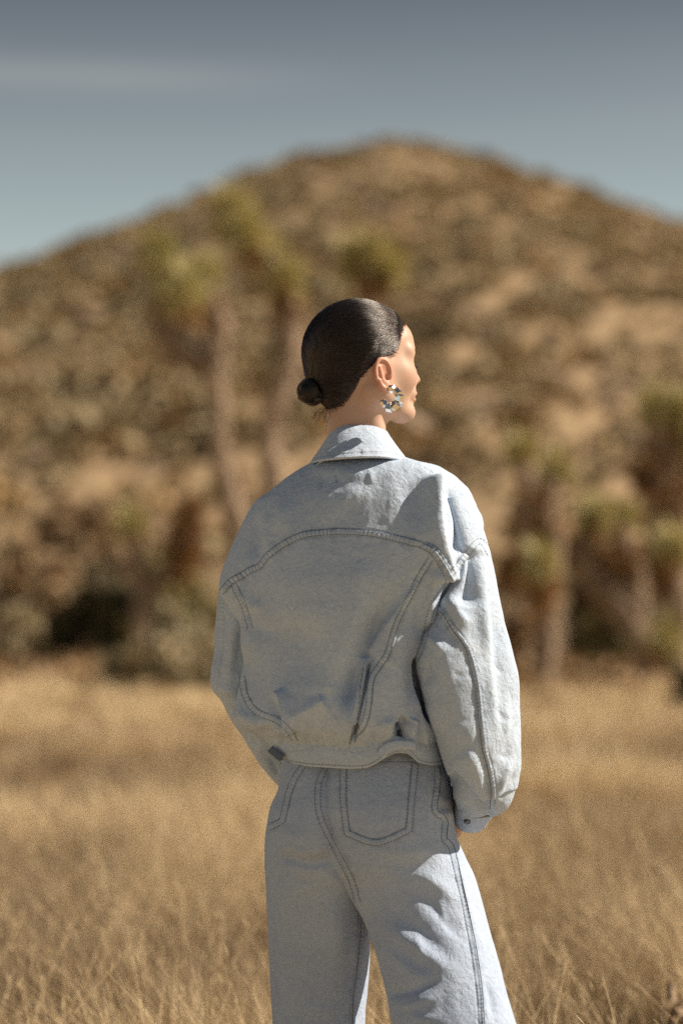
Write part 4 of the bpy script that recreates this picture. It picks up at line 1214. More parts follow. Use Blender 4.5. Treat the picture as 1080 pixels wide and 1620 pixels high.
jacket_folds = [
    # right shoulder ridge and the hollow beside it
    Ridge([(694, 748), (691, 780), (692, 812), (697, 856), (712, 915)], 17, 24, 10, 0.12, 0.05),
    Ridge([(711, 764), (722, 800), (727, 835), (722, 884)], -11, 9, 13, 0.2, 0.2),
    Ridge([(640, 735), (668, 790), (672, 850)], -6, 30, 18),
    Ridge([(752, 800), (764, 850)], 5, 10, 10),
    # broad drape
    Ridge([(470, 735), (560, 752), (640, 742)], 5, 12, 22),
    Ridge([(500, 880), (505, 960), (512, 1030)], 5, 30, 34),
    Ridge([(552, 880), (560, 980), (540, 1080), (527, 1130)], 7, 26, 22),
    Ridge([(470, 960), (480, 1050), (492, 1110)], -10, 40, 34),
    Ridge([(420, 930), (418, 1020), (420, 1080)], 7, 26, 34),
    Ridge([(606, 960), (585, 1030), (560, 1085), (545, 1130)], -13, 20, 16, 0.3, 0.2),
    Ridge([(430, 1095), (440, 1130), (452, 1150)], -9, 10, 14),
    Ridge([(436, 1090), (448, 1100), (456, 1125), (464, 1156)], 8, 14, 5, 0.2, 0.1),
    Ridge([(460, 1138), (490, 1122), (517, 1107), (534, 1070)], 5, 16, 12),
    # recess left of the centre with its crisp right and lower borders
    Tent([(508, 930), (518, 1000), (519, 1060), (517, 1104)], 7, 34, 16, 0.3, 0.1), Tent([(460, 1137), (488, 1124), (517, 1106)], 6, 26, 12, 0.1, 0.1),
    Tent([(572, 880), (571, 940), (560, 1000), (545, 1060)], 4.5, 22, 24, 0.2, 0.3),
    # panel edge standing over the hollow, then the long slit down to the hem
    Tent([(668, 908), (640, 944), (606, 992), (578, 1032)], 9, 4, 26, 0.25, 0.05), Ridge([(640, 935), (600, 985), (570, 1040), (548, 1120)], -12, 22, 9, 0.3, 0.2),
    Tent([(577, 1036), (570, 1075), (564, 1110), (555, 1165)], 9, 14, 3, 0.05, 0.0), Ridge([(583, 1040), (576, 1085), (569, 1120), (559, 1168)], -16, 2.6, 3.2, 0.15, 0.0),
    Tent([(441, 1091), (452, 1104), (458, 1130), (464, 1158)], 9, 12, 4, 0.1, 0.05),
    # dark gap between the body and the sleeve
    Ridge([(664, 1036), (668, 1070), (674, 1110), (686, 1150)], -32, 5, 26, 0.15, 0.25),
    Ridge([(634, 1140), (633, 1158), (632, 1178)], -14, 6, 7, 0.25, 0.0),
    # the long pleat above the hem
    Ridge([(578, 1030), (574, 1060), (569, 1104), (560, 1150)], 11, 12, 7, 0.2, 0.05),
    Step([(577, 1034), (574, 1060), (569, 1104), (562, 1140), (556, 1168)], -9, 9, -1, 0.1, 0.0),
    # right panel
    Ridge([(648, 958), (634, 1040), (622, 1110), (616, 1140)], 4.5, 24, 20),
    Ridge([(690, 896), (676, 945), (668, 1000)], 11, 8, 16, 0.15, 0.2),
    Ridge([(660, 1010), (655, 1060), (660, 1120)], -8, 16, 18),
    Ridge([(645, 1135), (636, 1148), (632, 1166)], -13, 8, 9, 0.1, 0.0),
    Ridge([(655, 1135), (652, 1150), (650, 1168)], 7, 7, 8, 0.2, 0.0),
    Ridge([(590, 1155), (615, 1146), (632, 1140)], 5, 6, 10),
    # left side: drag lines under the arm
    Ridge([(384, 960), (396, 1010), (390, 1060)], 8, 8, 18),
    Ridge([(372, 930), (400, 955), (430, 965)], 5, 9, 9), Ridge([(386, 960), (410, 990), (450, 1010)], -4, 12, 10),
    Ridge([(410, 810), (405, 850), (392, 890)], -6, 12, 14), Ridge([(452, 780), (448, 820), (436, 850)], 5, 16, 16), Ridge([(425, 800), (420, 840), (412, 880)], 5, 10, 10),
    Ridge([(372, 1120), (400, 1142), (430, 1152)], 6, 8, 8),
    Ridge([(496, 831), (530, 805), (563, 780), (600, 770)], 4, 14, 26),
    Ridge([(535, 745), (533, 770)], -2.2, 3, 3), Ridge([(558, 752), (555, 768)], -1.8, 2, 2), Ridge([(512, 748), (508, 775)], -2.0, 4, 4), Ridge([(585, 745), (590, 770)], 2.0, 5, 5),
    # gathers into the hem band
    g(440, 4, 5), g(452, -4, 4), g(474, 4, 5), g(484, -4, 4), g(497, 5, 5), g(508, -4, 4, 1140), g(519, 4, 5), g(530, -3, 4), g(541, 4, 5), g(549, -5, 4),
    g(577, 4, 5, 1145), g(588, -4, 4, 1145), g(600, 4, 5, 1140), g(611, -4, 4, 1145), g(664, -5, 4), g(676, 4, 6), g(688, -4, 5),
    Seam(YOKE_L, 8.5, 1.6, 1.3, 6.5), Seam(YOKE_R, 9.0, 2.4, 1.6, 6.5), Seam(CAP_R, 10.0, 1.6, 1.0, 6.5), Seam(PANEL_R, 8, 1.0, 0.7, 6, 0.6), Seam(PANEL_L, 8, 1.0, 0.7, 6, 0.6), Seam(ARM_L, 8, 1.0, 0.7, 6, 0.5),
    Step(YOKE_R, 4.0, 8, -1, 0.1, 0.05),
]
jacket, b_jk = loft('jacket', jacket_pts, 330, 380, 90, jacket_folds, M['denim'], person, (2.6, 0.06), fold_gain=1.5, n_exp=2.35, yaw=0.27)

slvR_pts = [
    (694, 790, 742, 788, -0.057, 0.055, 0.055, -0.3), (704, 830, 762, 830, -0.064, 0.062, 0.06, -0.3), (712, 872, 774, 872, -0.072, 0.068, 0.065, -0.3), (707, 918, 783, 908, -0.08, 0.075, 0.07, -0.35),
    (686, 958, 790, 948, -0.088, 0.08, 0.075, -0.34), (671, 1002, 802, 1000, -0.094, 0.082, 0.08, -0.36), (657, 1047, 813, 1040, -0.1, 0.084, 0.08, -0.36), (663, 1080, 820, 1075, -0.102, 0.086, 0.085, -0.36),
    (672, 1115, 821, 1120, -0.102, 0.086, 0.085, -0.36), (687, 1158, 823, 1172, -0.1, 0.084, 0.085, -0.32), (701, 1203, 822, 1212, -0.092, 0.078, 0.085, -0.3), (712, 1232, 815, 1246, -0.082, 0.07, 0.08, -0.2),
    (720, 1262, 805, 1274, -0.067, 0.058, 0.07, -0.05), (724, 1282, 790, 1288, -0.057, 0.045, 0.06, 0), (730, 1290, 775, 1294, -0.047, 0.032, 0.05, 0)]
slvR_folds = [
    Tent([(676, 985), (692, 1016), (709, 1058), (713, 1100), (716, 1134), (731, 1168), (748, 1215), (766, 1268)], 9, 34, 60, 0.1, 0.02),
    Ridge([(754, 866), (742, 910), (734, 962)], -17, 18, 18, 0.15, 0.2),
    Ridge([(764, 862), (760, 920), (763, 985), (772, 1050)], 9, 9, 12, 0.15, 0.3),
    Ridge([(772, 920), (780, 1000), (784, 1080), (790, 1150)], -8, 9, 13), Ridge([(790, 1090), (800, 1150), (805, 1200)], 5, 8, 12),
    Ridge([(712, 930), (722, 965), (742, 1000)], 9, 10, 9), Ridge([(700, 975), (715, 1010), (722, 1030)], -6, 10, 10),
    Ridge([(672, 1012), (690, 1018), (702, 1040)], 7, 10, 8), Ridge([(664, 1040), (676, 1062), (678, 1090)], -9, 9, 12),
    
    Ridge([(770, 985), (776, 1060), (778, 1130), (784, 1190)], 6, 9, 10),
    Ridge([(812, 1130), (800, 1180), (792, 1215)], -4, 8, 8), Ridge([(808, 1190), (795, 1225), (785, 1260)], 5, 6, 9), Ridge([(818, 1215), (800, 1240), (790, 1270)], -5, 6, 8),
    Ridge([(735, 1180), (752, 1215), (764, 1262)], 8, 22, 9, 0.2, 0.05),
    Ridge([(712, 1222), (735, 1242), (756, 1266), (772, 1284)], -15, 12, 8, 0.1, 0.0),
    Ridge([(716, 1240), (730, 1262), (752, 1282)], 5, 7, 7), Ridge([(676, 1100), (690, 1130), (700, 1165)], 5, 10, 10),
    Ridge([(690, 1080), (700, 1110)], -1.2, 8, 8), Ridge([(735, 1075), (742, 1150)], -1.6, 9, 9), Ridge([(780, 1040), (790, 1060), (806, 1068)], -1.2, 5, 5), Ridge([(775, 1110), (790, 1135), (812, 1142)], -1.4, 5, 6), Ridge([(778, 1180), (792, 1196), (814, 1198)], -1.4, 5, 6), Ridge([(715, 1130), (730, 1140), (752, 1138)], -1.2, 5, 6), Ridge([(712, 1062), (728, 1070), (744, 1066)], -1, 5, 5),
    Seam(SLV_R, 8, 1.2, 1.0, 6.0, 0.7), Step(SLV_R, 3.0, 22, 1, 0.05, 0.05), Seam(ARM_R, 8, 1.3, 1.0, 6, 0.6),
]
slvR, b_sr = loft('sleeve', slvR_pts, 330, 190, 70, slvR_folds, M['denim'], jacket, (1.8, 0.04), n_exp=2.2, seed=5)
slvL_pts = [
    (372, 860, 470, 862, 0.060, 0.075, 0.06), (352, 905, 440, 905, 0.064, 0.082, 0.065), (345, 945, 425, 945, 0.070, 0.085, 0.07), (341, 985, 420, 990, 0.078, 0.085, 0.07), (339, 1030, 415, 1035, 0.085, 0.082, 0.075),
    (334, 1064, 412, 1075, 0.090, 0.080, 0.08), (336, 1088, 412, 1095, 0.094, 0.078, 0.08), (350, 1108, 424, 1110, 0.100, 0.075, 0.08), (362, 1133, 440, 1128, 0.112, 0.072, 0.075), (382, 1162, 462, 1148, 0.128, 0.066, 0.07),
    (406, 1201, 482, 1172, 0.150, 0.058, 0.06), (428, 1229, 492, 1195, 0.168, 0.048, 0.05), (441, 1243, 496, 1210, 0.178, 0.04, 0.045)]
slvL_folds = [
    Ridge([(352, 950), (348, 1010), (350, 1065)], -6, 10, 12), Ridge([(372, 950), (366, 1010), (362, 1060), (356, 1090)], 6, 12, 12),
    Ridge([(384, 980), (376, 1040), (372, 1090)], -8, 8, 12), Ridge([(338, 1082), (362, 1092), (378, 1090)], 6, 8, 10), Ridge([(352, 1112), (372, 1128), (410, 1140)], -7, 8, 9),
    Ridge([(364, 1132), (390, 1150), (424, 1160)], 6, 6, 8), Ridge([(372, 1150), (400, 1172), (425, 1180)], -4, 7, 8), Ridge([(400, 1180), (420, 1205), (436, 1225)], 4, 6, 6), Ridge([(424, 1195), (436, 1215), (441, 1235)], -4, 5, 5),
    Seam([(352, 940), (346, 990), (345, 1040), (342, 1080)], 7, 0.8, 0.6, 6, 0.5)]
slvL, b_sl = loft('sleeve', slvL_pts, 240, 130, 60, slvL_folds, M['denim'], jacket, (1.8, 0.04), n_exp=2.2, seed=9)

# hem band with its pulled-in tab
band_pts = []
top = [(424, 1172), (465, 1175), (512, 1166), (535, 1168), (561, 1177), (601, 1168), (625, 1164), (650, 1170), (690, 1173), (712, 1172)]
bot = [(440, 1200), (457, 1208), (489, 1213), (553, 1216.5), (580, 1215), (594, 1209), (607, 1200), (627, 1190.5), (645, 1192), (661, 1206), (682, 1211), (703, 1208), (714, 1206)]
def band(name, parent):
    nr, nc = 34, 320
    xs = np.linspace(426, 704, nc)
    tp = np.interp(xs, *np.array(top).T); bt = np.interp(xs, *np.array(bot).T)
    ker = np.hanning(13); ker /= ker.sum(); pad = lambda q: np.convolve(np.pad(q, 6, 'edge'), ker, 'valid')
    tp, bt = pad(tp), pad(bt)
    fr = (xs - 426) / (704 - 426); w = 2 * fr - 1
    prof = np.clip(1 - np.abs(w) ** 2.6, 0, 1) ** 0.5
    ss = np.linspace(0, 1, nr)[:, None]
    px = np.broadcast_to(xs, (nr, nc)) + 14 * (1 - fr) ** 6 * ss; py = tp + (bt - tp) * ss
    flare = -0.006 - 0.004 * np.sin(ss * np.pi) - 0.006 * ss * np.clip((px - 600) / 40, 0, 1)
    y = 0.0 - 0.127 * prof + flare - 0.27 * (px - 565) * 0.0011 * np.clip(prof * 1.5, 0, 1)
    k = (CAM_D + y) / FPX
    kc = CAM_D / FPX
    X = (px - 540) * k; Z = CAM_Z + (HOR - py) * k
    d = 1.3 * fbm(np.stack([px / 16, py / 40, px * 0], -1), 3, 31)
    # roping along the top edge, edge stitch dents, slight cupping
    arc = px
    d += 1.1 * np.sin(arc * 2 * np.pi / 9 + 2 * vnoise(np.stack([arc / 30, arc * 0, arc * 0], -1), 3)) * np.exp(-((ss - 0.22) / 0.16) ** 2)
    d -= 1.0 * np.exp(-((ss - 0.90) / 0.03) ** 2) + 0.8 * np.exp(-((ss - 0.36) / 0.03) ** 2)
    wear = 0.4 * np.exp(-((ss - 0.98) / 0.03) ** 2) + 0.35 * np.exp(-((ss - 0.02) / 0.03) ** 2) - 0.3 * np.exp(-((ss - 0.90) / 0.03) ** 2) + 0.2 * vnoise(np.stack([arc / 6, arc * 0, ss * 3 + arc * 0], -1), 6) * np.exp(-((ss - 0.2) / 0.2) ** 2)
    y = y - d * 0.001
    V = np.stack([X, y, Z], -1)
    # front half closes the loop round her waist
    fx = np.linspace(704, 440, 90)[1:-1]; ff = (fx - 440) / (704 - 440); pf = np.clip(1 - np.abs(2 * ff - 1) ** 2.6, 0, 1) ** 0.5
    yf = 0.02 + 0.105 * pf
    V2 = np.stack([np.broadcast_to((fx - 540) * kc, (nr, len(fx))), np.broadcast_to(yf, (nr, len(fx))), CAM_Z + (HOR - (1172 + 36 * ss)) * kc + 0 * fx], -1)
    VV = np.concatenate([V, V2], 1)
    F = grid_faces(nr, VV.shape[1])
    a, b, c_ = VV.reshape(-1, 3)[F[5, 0]], VV.reshape(-1, 3)[F[5, 1]], VV.reshape(-1, 3)[F[5, 2]]
    if np.cross(b - a, c_ - a)[1] > 0: F = F[:, ::-1]
    o = mesh_np(name, VV.reshape(-1, 3), [F], M['denim'], parent, True, {'wear': np.concatenate([np.clip(wear + 0 * px, -1, 1), np.zeros(V2.shape[:2])], 1).ravel()})
    md = o.modifiers.new('cloth_thickness', 'SOLIDIFY'); md.thickness = 0.0035; md.offset = -1
    return o, BVHTree.FromPolygons([tuple(x) for x in VV.reshape(-1, 3)], [tuple(int(i) for i in f) for f in F])
band_o, b_bd = band('hem_band', jacket)

def ribbon(name, pts, widths, mat, parent, y_of, thick=0.003, folds=None, n=60, m=9, wearv=0.0):
    """strap of cloth along a photo line, lying at depth y_of(px,py)"""
    c = crom(np.array(pts, float), n); wd = np.interp(np.linspace(0, 1, n), np.linspace(0, 1, len(widths)), widths)
    T = np.gradient(c, axis=0); T /= np.linalg.norm(T, axis=1)[:, None]; Nn = np.stack([-T[:, 1], T[:, 0]], 1)
    s = np.linspace(-0.5, 0.5, m)
    Q = c[:, None, :] + s[None, :, None] * wd[:, None, None] * Nn[:, None, :]
    y = np.vectorize(y_of)(Q[..., 0], Q[..., 1]) + 0.0015 * (2 * s) ** 4
    k = (CAM_D + y) / FPX
    V = np.stack([(Q[..., 0] - 540) * k, y, CAM_Z + (HOR - Q[..., 1]) * k], -1).reshape(-1, 3)
    F = grid_faces(n, m, False)
    a, b, c_ = V[F[3, 0]], V[F[3, 1]], V[F[3, 2]]
    if np.cross(b - a, c_ - a)[1] > 0: F = F[:, ::-1]
    wear = np.broadcast_to(0.45 * np.clip(np.abs(2 * s) * 3 - 2, 0, 1) + wearv, (n, m)).ravel()
    o = mesh_np(name, V, [F], mat, parent, True, {'wear': wear})
    md = o.modifiers.new('cloth_thickness', 'SOLIDIFY'); md.thickness = thick; md.offset = -1
    return o, BVHTree.FromPolygons([tuple(x) for x in V], [tuple(int(i) for i in f) for f in F])
tab_o, b_tab = ribbon('waist_tab', [(601, 1197), (607, 1188), (617, 1181), (632, 1178.5), (648, 1179), (657, 1180)], [15, 15, 15, 14.5, 14, 13], M['denim'], jacket,
                      lambda x, y: -0.143 - 0.27 * (x - 565) * 0.0011 - 0.006 * math.exp(-((x - 625) / 16) ** 2))
ltab_o, b_lt = ribbon('waist_tab', [(427, 1184), (434, 1190.5), (445, 1199)], [12, 12, 12], M['indigo'], jacket, lambda x, y: -0.045 + (435 - x) * 0.0012, n=24)
props(ltab_o, 'dark blue strap end of the hem band')

# collar: folded-down shirt collar, taller at the nape
def collar(parent):
    nr, nc = 90, 260
    # outline: upper fold edge and lower free edge, from her left to her right over the back, then on round the front
    upx = np.array([(528, 672), (545, 671.5), (570, 672.5), (592, 674), (612, 682)], float)
    lox = np.array([(490, 731.5), (505, 728), (530, 724.5), (570, 722), (605, 722), (635, 726), (646.5, 729.5)], float)
    up = crom(upx, nc); lo = crom(lox, nc)
    fr = np.linspace(0, 1, nc); w = 2 * fr - 1
    pr_u = np.clip(1 - np.abs(w) ** 2.2, 0, 1) ** 0.5; pr_l = np.clip(1 - np.abs(w) ** 2.4, 0, 1) ** 0.5
    yu = 0.034 - 0.052 * pr_u; yl = 0.012 - 0.108 * pr_l
    s = np.linspace(0, 1, nr)[:, None]
    px = up[:, 0] + (lo[:, 0] - up[:, 0]) * (s ** 1.12); py = up[:, 1] + (lo[:, 1] - up[:, 1]) * s
    # rolled at the top, flaring to the edge
    y = yu + (yl - yu) * (s ** 0.9) - 0.005 * np.sin(np.pi * np.clip(s * 1.6, 0, 1))
    d = 0.9 * fbm(np.stack([px / 22, py / 22, px * 0], -1), 3, 61)
    d += 1.3 * vnoise(np.stack([px / 5.0, py / 30, px * 0], -1), 62) * np.exp(-((s - 0.86) / 0.07) ** 2)
    d -= 0.9 * np.exp(-((s - 0.90) / 0.018) ** 2)
    y = y - d * 0.001
    k = (CAM_D + y) / FPX
    V = np.stack([(px - 540) * k, y, CAM_Z + (HOR - py) * k], -1)
    wear = 0.35 * np.exp(-((s - 0.99) / 0.02) ** 2) - 0.35 * np.exp(-((s - 0.90) / 0.02) ** 2) + 0.5 * vnoise(np.stack([px / 4.0, py / 30, px * 0], -1), 63) * np.exp(-((s - 0.85) / 0.06) ** 2)
    # front wings
    V2 = V[:, ::-1].copy()[:, 1:-1:4]; yy = 0.085 + (V2[..., 1] * -0.55); V2[..., 1] = yy
    V2[..., 2] -= 0.010 + 0.03 * s
    VV = np.concatenate([V, V2], 1); n2 = VV.shape[1]
    F = grid_faces(nr, n2)
    Vf = VV.reshape(-1, 3); a, b, c_ = Vf[F[nc // 2, 0]], Vf[F[nc // 2, 1]], Vf[F[nc // 2, 2]]
    if np.cross(b - a, c_ - a)[1] > 0: F = F[:, ::-1]
    o = mesh_np('collar', Vf, [F], M['denim'], parent, True, {'wear': np.concatenate([np.clip(wear + 0 * px, -1, 1), np.zeros(V2.shape[:2])], 1).ravel()})
    md = o.modifiers.new('cloth_thickness', 'SOLIDIFY'); md.thickness = 0.004; md.offset = -1
    return o, BVHTree.FromPolygons([tuple(x) for x in Vf], [tuple(int(i) for i in f) for f in F])
col_o, b_col = collar(jacket)

# right cuff: a short stiff tube round the wrist, with its button
def cuff(parent):
    c0, c1 = P(754, 1274, -0.030), P(744, 1300, 0.010)
    ax = c1 - c0; ax /= np.linalg.norm(ax)
    e1 = P(790, 1270, -0.03) - P(716, 1290, -0.03); e1 -= ax * (e1 @ ax); e1 /= np.linalg.norm(e1); e2 = np.cross(ax, e1)
    n, m_ = 14, 90; a = np.linspace(0, 2 * np.pi, m_, endpoint=False)
    V = []
    for i in range(n):
        f = i / (n - 1); c = c0 + (c1 - c0) * f
        V.append(c + (0.0395 - 0.010 * f) * np.cos(a)[:, None] * e1 + (0.026 - 0.003 * f) * np.sin(a)[:, None] * e2)
    V = np.array(V).reshape(-1, 3); V += 0.0009 * np.stack([fbm(V / 0.02, 3, q) for q in (1, 2, 3)], -1)
    F = grid_faces(n, m_)
    cen = V.mean(0); fc = V[F].mean(1); fn = np.cross(V[F[:, 1]] - V[F[:, 0]], V[F[:, 2]] - V[F[:, 0]])
    if ((fc - cen) * fn).sum() < 0: F = F[:, ::-1]
    o = mesh_np('cuff', V, [F], M['denim'], parent, True, {'wear': np.zeros(len(V))})
    md = o.modifiers.new('cloth_thickness', 'SOLIDIFY'); md.thickness = 0.004; md.offset = -1
    return o, BVHTree.FromPolygons([tuple(x) for x in V], [tuple(int(i) for i in f) for f in F])
cuff_o, b_cf = cuff(jacket)

def metal_button(px, py, bvhs, r, parent, squash=1.0):
    w, n = project([(px - 0.5, py), (px + 0.5, py)], bvhs, 3, 0.0012)
    if len(w) == 0: return
    c, nn = w[len(w) // 2], n[len(n) // 2]
    u = np.cross(nn, [0, 0, 1.0]); u /= np.linalg.norm(u); v = np.cross(nn, u)
    prof = [(0.0, 0.0022), (0.35, 0.0022), (0.45, 0.0030), (0.72, 0.0030), (0.95, 0.0020), (1.0, 0.0004), (1.0, -0.001)]
    a = np.linspace(0, 2 * np.pi, 20, endpoint=False)
    V = np.concatenate([c + nn * h + (r * max(q, 0.02)) * (np.cos(a)[:, None] * u + np.sin(a)[:, None] * v) for q, h in prof])
    mesh_np('button', V, [grid_faces(len(prof), 20)[:, ::-1]], M['button'], parent, True)
metal_button(633.5, 1159, [b_jk], 0.0050, jacket)
metal_button(738.5, 1299, [b_cf, b_sr], 0.0058, jacket)

# ---- jeans: two legs that meet in the seat seam
SEAT = [(516, 1212), (508, 1228), (503, 1245), (503, 1276), (510, 1302), (522, 1327), (538, 1358), (555, 1392), (567, 1430)]
SIDE_R = [(691, 1212), (692, 1240), (687, 1277), (692, 1288), (703, 1296), (703, 1315), (703, 1328), (714, 1342), (726, 1392), (738, 1445), (750, 1506), (758.5, 1567), (762.6, 1625), (770, 1700)]
POCKET_R = [(543, 1208), (542.5, 1240), (543, 1270), (548.5, 1316), (552, 1319), (595, 1333), (642, 1315), (646.5, 1311), (651, 1262), (656.5, 1206)]
POCKET_L = [(479, 1212), (466, 1232), (457, 1254), (452, 1276), (447, 1296), (444, 1300), (421, 1311)]
INSEAM_L = [(572, 1440), (569, 1490), (563, 1545), (559, 1570), (557, 1630), (556, 1700)]
legL_pts = [(452, 1150, 556, 1150, 0.045, 0.100, 0.09), (446, 1192, 560, 1192, 0.045, 0.118, 0.10), (440, 1245, 566, 1245, 0.045, 0.145, 0.105), (427, 1278, 570, 1278, 0.046, 0.156, 0.11), (420, 1322, 574, 1322, 0.047, 0.158, 0.115), (419, 1362, 577, 1362, 0.048, 0.140, 0.115),
            (420, 1404, 580, 1404, 0.058, 0.128, 0.115), (423, 1455, 584, 1455, 0.072, 0.122, 0.115), (426, 1506, 585, 1506, 0.088, 0.118, 0.115), (429, 1570, 581, 1570, 0.102, 0.116, 0.115), (431, 1620, 577.5, 1620, 0.110, 0.115, 0.115),
            (436, 1750, 585, 1750, 0.120, 0.116, 0.116), (440, 1880, 596, 1880, 0.122, 0.118, 0.118), (444, 2010, 606, 2010, 0.122, 0.12, 0.12)]
legR_pts = [(486, 1150, 700, 1150, 0.010, 0.100, 0.10), (478, 1192, 706, 1192, 0.005, 0.122, 0.11), (478, 1245, 714, 1245, 0.000, 0.143, 0.115), (480, 1280, 716, 1280, -0.004, 0.152, 0.118), (486, 1325, 722, 1322, -0.008, 0.152, 0.12), (500, 1362, 734, 1352, -0.014, 0.142, 0.12),
            (536, 1400, 752, 1390, -0.024, 0.128, 0.12), (568, 1445, 767, 1445, -0.050, 0.118, 0.12), (593, 1506, 782, 1505, -0.088, 0.112, 0.118), (611, 1571, 800, 1568, -0.126, 0.110, 0.116), (619, 1620, 816, 1620, -0.152, 0.110, 0.115),
            (648, 1750, 856, 1750, -0.195, 0.112, 0.115), (676, 1880, 890, 1880, -0.215, 0.115, 0.116), (700, 2040, 926, 2040, -0.22, 0.118, 0.118)]
legL_folds = [
    Ridge([(438, 1350), (462, 1364), (500, 1368), (538, 1360)], -10, 6, 18, 0.2, 0.1), Ridge([(440, 1335), (480, 1348), (530, 1340)], 5, 14, 8),
    Ridge([(455, 1370), (448, 1450), (446, 1540), (446, 1640)], 6, 14, 16, 0.2, 0), Ridge([(480, 1390), (490, 1450), (505, 1540)], -4, 18, 18), Ridge([(520, 1400), (535, 1470), (530, 1560)], 5, 18, 14),
    Ridge([(455, 1362), (470, 1385), (505, 1400)], -3.5, 8, 8), Ridge([(500, 1372), (530, 1390), (556, 1420)], 4, 10, 9), Ridge([(430, 1310), (455, 1318), (490, 1330)], 3, 10, 10),
    Ridge([(566, 1460), (561, 1520), (556, 1580)], 3, 6, 4), Ridge([(440, 1500), (470, 1520), (500, 1515)], 2.5, 9, 9), Ridge([(470, 1580), (510, 1600), (545, 1590)], 3, 9, 9),
    Seam(POCKET_L, 8.5, 1.4, 0.7, 6, 0.5), Seam(INSEAM_L, 6, 0.9, 0.8, 6, 0.5), Step(INSEAM_L, 3.0, 8, 1, 0.1, 0)]
legR_folds = [
    Ridge([(543, 1362), (560, 1400), (585, 1450)], 5, 12, 14), Ridge([(600, 1352), (650, 1372), (705, 1350)], -6, 14, 16), Ridge([(585, 1340), (640, 1352), (700, 1335)], 4, 10, 10),
    Ridge([(648, 1375), (690, 1400), (735, 1436)], 6, 11, 13), Ridge([(640, 1392), (690, 1440), (745, 1500)], -5, 10, 12), Ridge([(600, 1420), (660, 1470), (735, 1540)], -5, 16, 12),
    Ridge([(586, 1448), (630, 1478), (690, 1520), (740, 1552)], 7, 12, 16), Ridge([(600, 1490), (640, 1530), (690, 1560)], 3.5, 10, 10), Ridge([(612, 1572), (650, 1566), (700, 1545)], -8, 8, 7, 0.1, 0.3), Ridge([(616, 1590), (650, 1590), (700, 1572)], 5, 8, 9),
    Ridge([(725, 1350), (745, 1400), (760, 1470)], -4, 7, 8), Ridge([(770, 1440), (785, 1520), (800, 1610)], 4, 9, 9), Ridge([(765, 1540), (775, 1580), (785, 1630)], -3.5, 6, 6),
    Ridge([(692, 1230), (700, 1250), (708, 1270)], -5, 7, 8), Ridge([(690, 1290), (706, 1290), (716, 1298)], 4, 6, 6), Ridge([(688, 1270), (700, 1278), (712, 1274)], -5, 5, 6),
    Ridge([(650, 1470), (665, 1500), (672, 1530)], 2.5, 6, 6), Ridge([(690, 1420), (700, 1440), (706, 1470)], 2.5, 6, 6), Ridge([(640, 1600), (660, 1612), (700, 1610)], 3, 6, 7),
    Ridge(SEAT, -7, 10, 12, 0.0, 0.1),
    Seam(SEAT, 8, 1.3, 0.8, 6, 0.5), Seam(SIDE_R, 8, 1.0, 0.9, 6, 0.6), Step(SIDE_R, 2.5, 14, 1, 0.03, 0), Seam(POCKET_R, 9, 1.6, 0.8, 6, 0.5)]
jeans, b_jr = loft('jeans', legR_pts, 430, 250, 80, legR_folds, M['jeans'], person, (1.8, 0.055), n_exp=2.2, seed=21, yaw=0.12)
legL, b_jl = loft('trouser_leg', legL_pts, 380, 190, 70, legL_folds, M['jeans'], jeans, (1.6, 0.055), n_exp=2.2, seed=23, yaw=0.22)

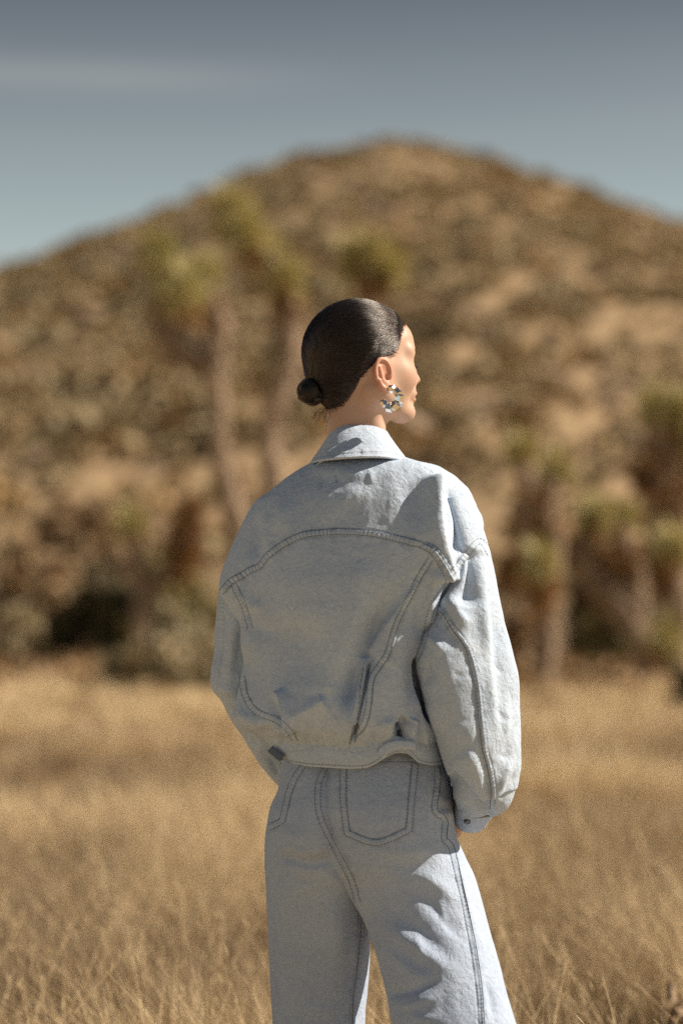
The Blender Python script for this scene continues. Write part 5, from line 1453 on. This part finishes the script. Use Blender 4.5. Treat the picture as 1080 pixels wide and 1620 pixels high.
# ---- stitching: dark thread lying on the cloth, one object per seam
def sew(pts, bvhs, offs, parent, mat='thread', r=0.00045, dash=True):
    m = MB()
    for o_, rr, ds in offs: stitch(m, pts, bvhs, o_, rr, ds)
    if m.n: m.build('stitching', M[mat], parent)['kind'] = 'stuff'
jk = [b_jk, b_sr, b_sl]
TW = lambda o_, r: [(-o_, r, True), (o_, r, True)]
sew(YOKE_L, jk, TW(4.2, 0.00046), jacket); sew(YOKE_R, jk, TW(4.2, 0.00046), jacket)
for L in (CAP_R, ARM_R, ARM_L, PANEL_L): sew(L, jk, TW(4.2, 0.00038), jacket)
sew(PANEL_R, jk, [(4.0, 0.00036, True), (-4.0, 0.00048, False)], jacket)
sew(SLV_R, [b_sr], [(0.4, 0.0007, False), (-7.0, 0.0003, True)], jacket)
sew(bot, [b_bd], [(-5.0, 0.0003, True)], jacket)
sew([(498, 722.5), (530, 717), (570, 714.5), (605, 714.5), (634, 719)], [b_col], [(0, 0.00038, True)], jacket, 'thread_pale')
sew([(432, 1187), (465, 1189), (512, 1181), (535, 1183), (561, 1191), (596, 1184)], [b_bd], [(0, 0.00035, True)], jacket, 'thread_pale')
jn = [b_jr, b_jl]
sew(SEAT, jn, TW(4.4, 0.00045), jeans); sew(POCKET_R, [b_jr], TW(4.4, 0.0005), jeans); sew(POCKET_L, jn, TW(4.4, 0.0005), jeans)
sew([(600, 1206), (628, 1205.5), (656, 1206)], [b_jr], [(0, 0.00045, True)], jeans)
sew(SIDE_R, [b_jr], [(-4.0, 0.0006, False), (4.5, 0.00036, True)], jeans)
sew(INSEAM_L, [b_jl], [(0, 0.00055, False)], jeans)

# ---- shoes (below the frame, standing on the ground)
for A, nm in ((AN_L, 'shoe'), (AN_R, 'shoe')):
    m = MB()
    g0 = np.array([A[0], A[1] - 0.035, 0.0]); dirf = np.array([0.26, 0.965, 0.0])
    sec = [(0.0, 0.026, 0.075), (0.03, 0.034, 0.085), (0.08, 0.036, 0.075), (0.14, 0.041, 0.055), (0.19, 0.043, 0.045), (0.235, 0.034, 0.036), (0.255, 0.012, 0.025)]
    sd = np.array([0.965, -0.26, 0.0]); a = np.linspace(0, 2 * np.pi, 22, endpoint=False)
    V = []
    for f, w_, h_ in sec:
        V.append(g0 + dirf * f + w_ * np.cos(a)[:, None] * sd + np.maximum(np.sin(a), -0.35)[:, None] * np.array([0, 0, h_ * 0.62]) + np.array([0, 0, h_ * 0.62 * 0.35 + 0.003]))
    V = np.concatenate(V); m.add(V, grid_faces(len(sec), 22)[:, ::-1]); m.build(nm, M['shoe'], person)
